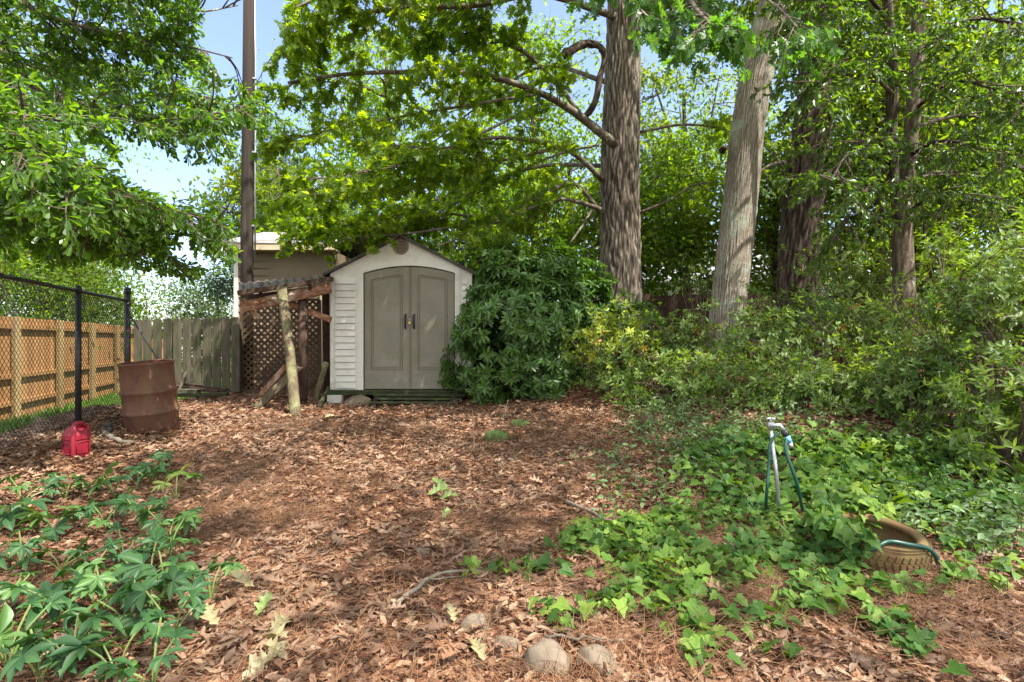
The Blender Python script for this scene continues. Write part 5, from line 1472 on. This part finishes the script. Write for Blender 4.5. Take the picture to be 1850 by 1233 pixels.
# ---- dark trunk further back
db = P(1442, 560, 12.0); db[2] = float(gz(db[0], 12.0)) - 0.1
dt = tree('dark_trunk_tree', 'tree with thick dark brown trunk standing behind the pale leaning one', loc=db)
DT = [db, P(1444, 450, 12), P(1455, 330, 12), P(1468, 220, 12), P(1482, 80, 12), P(1500, -100, 12), P(1530, -500, 12)]
mb, tl3 = bark_trunk(DT, [0.42, 0.4, 0.39, 0.38, 0.33, 0.3, 0.2], 90, 240, 0.06, 28, seed=25)
mb.build('trunk', M['bark_dark'], dt, True)
ls, tw = LS(), MB()
l1_ = limb([(1450, 330, 12), (1420, 296, 12), (1390, 300, 11.8), (1360, 320, 11.6)], 10); limb_obj(l1_, 0.07, 0.02, M['bark_limb'], dt)
l2_ = limb([(1470, 250, 12), (1530, 180, 11.4), (1600, 140, 10.8), (1680, 120, 10.2)], 12); limb_obj(l2_, 0.08, 0.02, M['bark_dark'], dt)
l3_ = limb([(1485, 120, 12), (1420, 60, 11.2), (1400, 20, 10.6), (1380, -30, 10)], 12); limb_obj(l3_, 0.08, 0.02, M['bark_dark'], dt)
foliate([l1_, l2_, l3_], ls, tw, ELL, s1=0.13, l1=(0.5, 1.1), nl=10, lsz=(0.08, 0.13), t0=0.2, droop=-0.08, leafn=0.7)
clump_crown(ls, tw, ELL, P(1480, 60, 12.4), (3.0, 1.6, 3.2), 60, 150, (0.09, 0.14), [tl3[50:], l1_, l2_, l3_], (0.5, 0.28))
clump_crown(ls, tw, OAK, (7.6, 11.5, 10.5), (3.6, 3.6, 3.0), 20, 70, (0.14, 0.2), [tl3[70:]], (0.6, 0.35))
ls.build('crown', M['far_leaf'], dt); tw.build('twigs', M['bark_twig'], dt)

# ---- slender twin stem tree with drooping small-leaved sprays
tb = np.array([P(1636, 640, 8.4)[0], 8.4, 0.0]); tb[2] = float(gz(tb[0], 8.4)) - 0.08
tt = tree('twin_stem_tree', 'slender twin-stemmed tree with lichen patches and drooping small leaves', loc=tb)
T0 = [tb, P(1634, 560, 8.4), P(1630, 450, 8.4), P(1632, 380, 8.4), P(1640, 300, 8.45), P(1652, 180, 8.5), P(1660, 20, 8.5), P(1665, -300, 8.5)]
T1 = [P(1632, 420, 8.4), P(1618, 350, 8.35), P(1610, 270, 8.3), P(1612, 150, 8.2), P(1604, 20, 8.1), P(1590, -300, 8.0)]
mb, ta = bark_trunk(T0, [0.15, 0.14, 0.135, 0.125, 0.115, 0.105, 0.09, 0.06], 28, 90, 0.02, 7, 0.35, 0.05)
mb.build('trunk', M['bark_brown'], tt, True)
mb, tb2 = bark_trunk(T1, [0.09, 0.085, 0.08, 0.075, 0.065, 0.05], 22, 70, 0.02, 7, 0.0, 0.05)
mb.build('trunk', M['bark_dark'], tt, True)
ls, tw = LS(), MB()
LL = []
for pts in ([(1650, 200, 8.5), (1720, 150, 7.8), (1790, 160, 7.1), (1870, 200, 6.5)],
            [(1655, 100, 8.5), (1740, 40, 7.6), (1820, 40, 6.8), (1900, 80, 6.2)],
            [(1612, 170, 8.2), (1560, 120, 7.6), (1510, 120, 7.0), (1470, 150, 6.6)],
            [(1606, 40, 8.1), (1560, -10, 7.4), (1500, 0, 6.9), (1450, 40, 6.6)],
            [(1645, 280, 8.4), (1700, 255, 7.8), (1770, 270, 7.2), (1850, 310, 6.7)],
            [(1625, 400, 8.4), (1690, 350, 7.9), (1760, 360, 7.5), (1850, 380, 7.1)],
            [(1612, 260, 8.3), (1570, 250, 7.8), (1530, 280, 7.3), (1500, 330, 6.9)],
            [(1612, 330, 8.3), (1580, 330, 7.9), (1545, 370, 7.5), (1520, 420, 7.3)],
            [(1660, 10, 8.5), (1740, -80, 8.3), (1850, -100, 8.0), (1950, -60, 7.8)],
            [(1655, 230, 8.6), (1730, 210, 9.2), (1820, 220, 9.6), (1900, 250, 9.8)],
            [(1640, 330, 8.6), (1710, 310, 9.3), (1790, 330, 9.8), (1880, 360, 10)],
            [(1600, -50, 8.0), (1540, -100, 7.4), (1480, -80, 6.9), (1430, -30, 6.5)]):
    l_ = limb(pts, 14); LL.append(l_); limb_obj(l_, 0.032, 0.008, M['bark_dark'], tt, 'branch', 7)
foliate(LL, ls, tw, ELL, s1=0.085, l1=(0.45, 1.1), s2=0.11, l2=(0.12, 0.3), nl=10, lsz=(0.065, 0.105), t0=0.12, droop=-0.1, leafn=0.6, drp=0.35, vert=0.6)
clump_crown(ls, tw, ELL, P(1650, -250, 8.4), (3.2, 2.4, 1.8), 14, 150, (0.07, 0.11), [ta[60:], tb2[40:]], (0.5, 0.28))
ls.build('crown', M['holly_leaf'], tt); tw.build('twigs', M['bark_twig'], tt)

# ---- small crooked tree at the right
cb = np.array([P(1745, 560, 9.6)[0], 9.6, 0]); cb[2] = float(gz(cb[0], 9.6))
ct_ = tree('crooked_tree', 'small crooked tree with two dark bent stems among the far azaleas', loc=cb)
S1 = cr([cb, P(1738, 500, 9.6), P(1722, 452, 9.6), P(1735, 400, 9.7), P(1770, 360, 9.8), P(1800, 330, 9.9)], 26)
S2 = cr([cb + [-0.3, 0, 0], P(1690, 530, 9.5), P(1676, 470, 9.4), P(1670, 420, 9.4), P(1675, 350, 9.4)], 22)
S3 = cr([P(1722, 455, 9.6), P(1700, 420, 9.7), P(1700, 360, 9.7), P(1715, 300, 9.7)], 14)
limb_obj(S1, 0.085, 0.03, M['bark_dark'], ct_, 'stem'); limb_obj(S2, 0.04, 0.018, M['bark_dark'], ct_, 'stem'); limb_obj(S3, 0.06, 0.02, M['bark_dark'], ct_, 'stem')
ls, tw = LS(), MB()
foliate([S1[10:], S2[8:], S3[3:]], ls, tw, ELL, s1=0.12, l1=(0.6, 1.2), nl=9, lsz=(0.07, 0.11), t0=0.1, droop=-0.05)
clump_crown(ls, tw, ELL, P(1790, 330, 10.2), (1.7, 1.0, 0.9), 26, 110, (0.07, 0.11), [S1, S2, S3], (0.4, 0.22))
ls.build('crown', M['bright_leaf'], ct_); tw.build('twigs', M['bark_twig'], ct_)

# ---- water oak overhanging from the left
wb = np.array([-9.4, 4.2, float(gz(-7.6, 4.2)) - 0.1])
wo_ = tree('water_oak', 'water oak sweeping small-lobed leafy branches over the chain-link fence', loc=wb)
mb, wt = bark_trunk([wb, wb + [0, 0, 2.2], wb + [0.1, 0.1, 4.5], wb + [0.2, 0.2, 8]], [0.36, 0.32, 0.28, 0.2], 40, 80, 0.04, 15)
mb.build('trunk', M['bark_oak'], wo_, True)
LL = []
for pts in ([wb + [0.1, 0, 3.0], (-60, 250, 5.0), (60, 330, 5.0), (180, 352, 5.1), (290, 375, 5.2), (400, 405, 5.3)],
            [wb + [0.1, 0, 3.4], (-100, 80, 5.2), (60, 160, 5.2), (200, 200, 5.3), (330, 215, 5.4), (450, 190, 5.5)],
            [wb + [0.1, 0, 4.0], (-80, -60, 5.4), (60, 20, 5.4), (200, 60, 5.6), (320, 80, 5.8), (420, 105, 6.0)],
            [wb + [0.1, 0, 2.7], (-60, 320, 5.4), (40, 370, 5.4), (130, 400, 5.5), (230, 430, 5.6), (320, 480, 5.7)],
            [wb + [0.1, 0, 3.2], (-80, 200, 4.3), (20, 240, 4.1), (90, 280, 4.0), (150, 330, 4.0)],
            [wb + [0.1, 0, 3.7], (-50, 20, 6.5), (80, 100, 6.6), (200, 130, 6.8), (290, 150, 7.0), (380, 180, 7.2)],
            [wb + [0.1, 0, 2.9], (-40, 290, 6.5), (60, 390, 6.6), (150, 400, 6.7), (230, 400, 6.9)],
            [wb + [0.1, 0, 4.4], (-40, -140, 5.6), (100, -70, 5.6), (240, -20, 5.8), (350, 20, 6.0), (430, 10, 6.3)],
            [wb + [0.1, 0, 2.5], (-60, 370, 6.2), (30, 420, 6.3), (110, 430, 6.5), (180, 440, 6.8)],
            [wb + [0.1, 0, 4.8], (-100, -300, 4.6), (50, -220, 4.6), (200, -160, 4.8), (330, -120, 5.0)]):
    l_ = limb(pts, 20); LL.append(l_); limb_obj(l_, 0.035, 0.007, M['bark_limb'], wo_, 'limb', 8)
def gap(q):
    px = CX + q[0] / q[1] * F; py = CY - (q[2] - H) / q[1] * F
    a_, b_ = np.array([px]), np.array([py])
    return not (inpoly(a_, b_, [(368, -20), (505, -20), (505, 60), (470, 150), (420, 155), (372, 110)])[0] or (426 < px < 462 and 225 < py < 480) or inpoly(a_, b_, [(205, 235), (320, 290), (432, 300), (432, 345), (330, 350), (270, 345), (225, 310)])[0]
                or inpoly(a_, b_, [(-50, 508), (190, 470), (270, 490), (330, 520), (432, 470), (432, 700), (-50, 700)])[0])
ls, tw = LS(), MB()
foliate(LL[:4], ls, tw, OBOV, s1=0.075, l1=(0.35, 0.8), s2=0.085, l2=(0.1, 0.22), nl=9, lsz=(0.065, 0.1), t0=0.15, droop=-0.07, leafn=0.6, taper=0.4, vert=0.5, keep=gap)
foliate(LL[4:], ls, tw, OBOV, s1=0.08, l1=(0.45, 1.0), s2=0.095, l2=(0.1, 0.22), nl=8, lsz=(0.065, 0.105), t0=0.25, droop=-0.07, leafn=0.6, vert=0.5, keep=gap)
clump_crown(ls, tw, OBOV, wb + [0.5, 1.0, 7.5], (3.6, 3.4, 2.2), 40, 150, (0.09, 0.13), [wt[40:]] + LL, (0.5, 0.3))
ls.build('crown', M['water_oak_leaf'], wo_); tw.build('twigs', M['bark_twig'], wo_)

# ---- trees beyond the fences
def backtree(name, label, x, y, zc, rad, n, m, lsz, mat, tpl=ELL, trunk=True, lean=0.0, csz=(0.55, 0.35), group='trees beyond the yard', z0=None, low=-1.0, bark='bark_dark'):
    b_ = np.array([x, y, float(gz(x, y)) - 0.1])
    t_ = tree(name, label, loc=b_, group=group)
    top = np.array([x + lean, y, zc + rad[2] * 0.6])
    mid = (b_ + top) / 2 + np.array([rng.normal(0, 0.15), 0, 0])
    tl = cr([b_, mid, top], 24)
    r0 = 0.05 + 0.035 * rad[2]
    MB().tube(tl, np.linspace(r0, r0 * 0.3, 24), 10, True, 0.05).build('trunk', M[bark], t_, True)
    ls, tw = LS(), MB(); lim = [tl[8:]]
    for k in range(7):
        s0 = along(tl, 0.3 + 0.6 * rng.random())[0]
        e_ = np.array([x + lean, y, zc]) + nrm(rng.normal(0, 1, 3)) * np.array(rad) * 0.8
        if e_[2] < s0[2] - 0.5: e_[2] = s0[2]
        l_ = cr([s0, (s0 + e_) / 2 + UP * 0.2, e_], 8); lim.append(l_); tw.tube(l_, np.linspace(r0 * 0.4, r0 * 0.12, 8), 6)
    clump_crown(ls, tw, tpl, (x + lean, y, zc), rad, n, m, lsz, lim, csz, low=low)
    ls.build('crown', M[mat], t_); tw.build('branches', M['bark_twig'], t_)
    return t_


# left, beyond the cedar fence
backtree('hedge_tree', 'bushy tree directly behind the cedar fence, nearest the viewer', -12.6, 12.5, 2.4, (2.2, 1.6, 1.9), 60, 130, (0.09, 0.14), 'bright_leaf')
backtree('hedge_tree', 'bushy tree second along behind the cedar fence', -13.0, 15.5, 2.7, (2.0, 1.6, 2.2), 60, 120, (0.1, 0.15), 'far_leaf')
backtree('hedge_tree', 'yellow-green bushy tree third along behind the cedar fence', -14.0, 18.5, 2.6, (2.0, 1.6, 2.3), 55, 120, (0.11, 0.16), 'bright_leaf')
backtree('hedge_tree', 'dark bushy tree at the far end behind the cedar fence', -17.2, 22.5, 2.0, (2.2, 1.8, 2.4), 50, 120, (0.12, 0.18), 'far_leaf')
backtree('tall_tree', 'tall broad tree filling the sky behind the cedar fence hedge', -19.5, 20.0, 6.6, (5.0, 3.4, 4.6), 120, 150, (0.14, 0.22), 'bright_leaf', csz=(0.8, 0.5))
backtree('tall_tree', 'tall dense tree behind the overhanging water oak branches', -14.5, 13.5, 6.2, (3.4, 2.6, 3.4), 90, 150, (0.12, 0.18), 'far_leaf', csz=(0.65, 0.4))
backtree('pale_tree', 'hazy pale green tree rising beyond the picket fence', -16.5, 31.0, 2.2, (2.4, 2.0, 3.1), 60, 130, (0.16, 0.24), 'pale_leaf', csz=(0.6, 0.4))
backtree('pale_tree', 'low hazy pale green tree behind the picket fence beside the taller one', -18.2, 34.0, 0.9, (1.8, 1.6, 2.0), 34, 120, (0.16, 0.24), 'pale_leaf', csz=(0.6, 0.4))
backtree('evergreen_tree', 'dark blue-green evergreen behind the utility pole', -10.6, 24.0, 5.6, (2.1, 2.0, 5.4), 110, 170, (0.16, 0.26), 'cedar_leaf', SLIM, csz=(0.55, 0.3))
backtree('evergreen_tree', 'dark evergreen rising behind the shed ridge', -1.5, 22.0, 4.0, (2.6, 2.0, 3.8), 90, 170, (0.16, 0.26), 'cedar_leaf', SLIM, csz=(0.55, 0.3))
# behind the shed and the oak
for x, y, zc, rad, n, mat, lab in (
        (-7.2, 17.0, 5.0, (2.4, 2.0, 2.4), 60, 'far_leaf', 'leafy tree rising over the clapboard building roof'),
        (-4.0, 16.0, 4.2, (2.6, 1.8, 2.6), 75, 'bright_leaf', 'sunlit yellow-green tree just behind the shed roof'),
        (-0.8, 16.5, 4.4, (2.4, 1.8, 2.8), 75, 'bright_leaf', 'bright leafy tree between the shed ridge and the big oak'),
        (1.8, 17.5, 4.6, (2.2, 1.8, 3.2), 70, 'far_leaf', 'leafy tree directly behind the big oak trunk'),
        (3.2, 14.8, 3.8, (1.6, 1.1, 2.6), 60, 'far_leaf', 'thin leafy tree between the oak and the pale leaning trunk'),
        (5.0, 16.5, 4.2, (2.2, 1.6, 3.4), 75, 'far_leaf', 'dense tree behind the pale leaning trunk'),
        (7.6, 15.5, 4.2, (2.2, 1.6, 3.6), 80, 'far_leaf', 'dense tree behind the dark brown trunk'),
        (9.8, 14.0, 3.8, (2.0, 1.6, 3.2), 80, 'bright_leaf', 'yellow-green tree behind the twin-stemmed tree'),
        (12.2, 13.0, 4.2, (2.2, 2.0, 3.6), 80, 'far_leaf', 'dense tree behind the crooked small tree'),
        (11.0, 18.0, 6.6, (3.4, 2.4, 4.0), 80, 'far_leaf', 'tall tree far behind the twin-stemmed tree'),
        (8.8, 13.2, 7.6, (2.6, 1.6, 2.8), 70, 'far_leaf', 'tall leafy tree reaching high between the dark trunk and the twin stems'),
        (12.0, 13.6, 7.8, (2.8, 1.8, 3.0), 70, 'far_leaf', 'tall leafy tree reaching high beyond the twin-stemmed tree'),
        (-4.2, 18.5, 8.6, (3.4, 2.2, 3.4), 52, 'bright_leaf', 'tall airy yellow-green tree showing above the shed between oak limbs'),
        (0.6, 19.0, 9.0, (3.2, 2.2, 3.6), 52, 'bright_leaf', 'tall airy yellow-green tree showing just beside the big oak trunk'),
        (6.2, 20.0, 7.6, (3.2, 2.4, 4.2), 80, 'far_leaf', 'tall tree far behind the gap between pale and dark trunks')):
    backtree('backdrop_tree', lab, x, y, zc, rad, int(n * 0.8), 140, (0.13, 0.22), mat, csz=(0.48, 0.26))

# ================================================================ shrubs
def shrub(name, label, base, centre, rad, ntips, per, lsz, mat, tpl, cat='shrub', nst=30, lob=0.18, inner=0.35, open_=(0.7, 1.2), droop=0.15, low=-0.75, group=None, bark='bark_twig', keep=None, accents=None):
    base = np.asarray(base, float); c = np.asarray(centre, float); rad = np.asarray(rad, float)
    r_ = thing(name, label, cat, base, group)
    ls, st = LS(), MB()
    ph = rng.uniform(0, 6, 6)
    tips, outs = [], []
    while len(tips) < ntips:
        u = nrm(rng.normal(0, 1, 3))
        if u[2] < low: continue
        k = 1 + lob * (math.sin(3 * math.atan2(u[1], u[0]) + ph[0]) + math.sin(5 * u[2] * 2 + ph[1]) * 0.7 + 0.6 * math.sin(7 * math.atan2(u[1], u[0]) + 4 * u[2] + ph[2]))
        s = (rng.random() ** 0.35) if rng.random() < inner else rng.uniform(0.86, 1.08)
        q = c + u * rad * k * s
        if q[2] < gz(q[0], q[1]) + 0.04 or (keep is not None and not keep(q)): continue
        tips.append(q); outs.append(nrm(u + UP * 0.35 + rng.normal(0, 0.25, 3)))
    tips, outs = np.array(tips), np.array(outs)
    whorls(ls, tpl, tips, outs, per, lsz, open_, droop)
    # a second whorl a little down each shoot
    whorls(ls, tpl, tips - outs * 0.05, outs, max(3, per - 3), lsz, (1.1, 1.5), droop)
    stems = []
    for i in range(nst):
        t = tips[rng.integers(0, len(tips))]
        b0 = base + np.array([rng.normal(0, 0.12 * rad[0] + 0.02), rng.normal(0, 0.12 * rad[1] + 0.02), -0.03])
        mid = b0 * 0.45 + t * 0.55 + np.array([rng.normal(0, 0.06), rng.normal(0, 0.06), 0.1 * rad[2]])
        l_ = cr([b0, mid, t], 9); stems.append(l_)
        st.tube(l_, np.linspace(0.013, 0.003, 9), 5, False)
    sp_ = np.concatenate([s_[3:] for s_ in stems])
    for t, o_ in zip(tips[::2], outs[::2]):
        b0 = sp_[np.argmin(((sp_ - t) ** 2).sum(1))]
        st.tube(cr([b0, (b0 + t) / 2 + rng.normal(0, 0.03, 3), t], 4), [0.005, 0.004, 0.003, 0.002], 3, False)
    ls.build('foliage', M[mat], r_); st.build('branches', M[bark], r_)
    if accents:
        la_ = LS(); k = rng.integers(0, len(tips), accents[1])
        f_ = tips[outs[:, 1] < 0.3]; k = rng.integers(0, len(f_), accents[1])
        whorls(la_, tpl, f_[k], nrm(rng.normal(0, 1, (accents[1], 3)) + [0, -0.5, 0.3]), 5, lsz, (0.8, 1.4), 0.4)
        la_.build('dry_leaves', M[accents[0]], r_)
    return r_


def off_door(q):
    px = CX + q[0] / q[1] * F; py = CY - (q[2] - H) / q[1] * F
    return px > 800 + max(0, 640 - py) * 0.45
gr = lambda x, y: np.array([x, y, float(gz(x, y))])
shrub('rhododendron', 'large glossy dark rhododendron crowding the shed doors', gr(0.25, 9.2), (0.22, 9.22, 1.28), (1.5, 1.1, 1.38), 1350, 9, (0.11, 0.17), 'rhodo_leaf', RHODO, 'rhododendron', 40, 0.13, 0.4, (0.9, 1.4), 0.25, low=-0.9, keep=off_door)
shrub('rhododendron', 'lower rhododendron mound joining the big one beside the oak trunk', gr(1.5, 9.3), (1.55, 9.3, 1.05), (0.85, 0.7, 1.0), 190, 8, (0.12, 0.19), 'rhodo_leaf', RHODO, 'rhododendron', 16, 0.12, 0.4, (0.8, 1.3), 0.2, low=-0.7)
AZ = SLIM + ELL
def azalea(px, py, Y, rad, n, lab, mat='azalea_leaf', acc=None, lsz=(0.055, 0.092), cz=None, per=6):
    c = P(px, py, Y); b_ = gr(c[0], Y)
    shrub('azalea', lab, b_, c, rad, int(n * 0.72), per, lsz, mat, AZ, 'azalea', 34, 0.3, 0.6, (0.6, 1.2), 0.05, low=-0.9, accents=acc)
azalea(1108, 618, 7.7, (0.62, 0.5, 0.42), 330, 'yellow-green azalea with orange dead leaves before the rhododendron', 'azalea_yellow', ('dry_leaf', 16))
azalea(1115, 672, 7.5, (0.5, 0.45, 0.4), 260, 'low green azalea under the yellow-green one')
azalea(1225, 640, 8.0, (0.62, 0.5, 0.62), 420, 'upright green azalea between rhododendron and pale leaning trunk', acc=('dry_leaf', 9))
azalea(1250, 700, 6.9, (0.75, 0.5, 0.4), 420, 'low spreading azalea below the pale leaning trunk')
azalea(1400, 620, 7.4, (0.85, 0.6, 0.5), 560, 'broad sunlit azalea covering the foot of the pale trunk')
azalea(1480, 570, 8.4, (0.95, 0.6, 0.45), 480, 'tall loose azalea in front of the dark brown trunk')
azalea(1590, 600, 7.6, (0.75, 0.5, 0.45), 420, 'azalea with browning twigs before the twin-stemmed tree', acc=('dry_leaf', 26))
azalea(1420, 715, 6.2, (0.75, 0.5, 0.38), 420, 'low azalea with bare twigs above the standpipe')
azalea(1560, 715, 5.9, (0.7, 0.5, 0.4), 430, 'dense low azalea behind the dark ivy bed')
azalea(1680, 690, 5.3, (0.6, 0.5, 0.45), 420, 'azalea with reaching bare stems near the dark ivy bed')
azalea(1800, 555, 4.9, (0.72, 0.55, 0.62), 760, 'tall bright azalea leaning in from the edge of the yard')
azalea(1830, 750, 4.2, (0.5, 0.5, 0.5), 420, 'shaded azalea standing lowest at the edge of the yard')
azalea(1800, 480, 8.2, (1.2, 0.7, 0.7), 560, 'yellow-green far azalea mound below the crooked tree', 'bright_leaf', lsz=(0.05, 0.08))
azalea(1560, 500, 10.6, (1.3, 0.7, 0.9), 520, 'backdrop azalea before the old board fence', lsz=(0.06, 0.09))
azalea(1275, 500, 12.2, (0.6, 0.5, 0.7), 110, 'thin shrub in front of the old board fence by the oak', lsz=(0.06, 0.09))
azalea(1700, 560, 9.4, (1.0, 0.6, 0.6), 420, 'far shaded azalea behind the twin-stemmed tree', lsz=(0.05, 0.08))
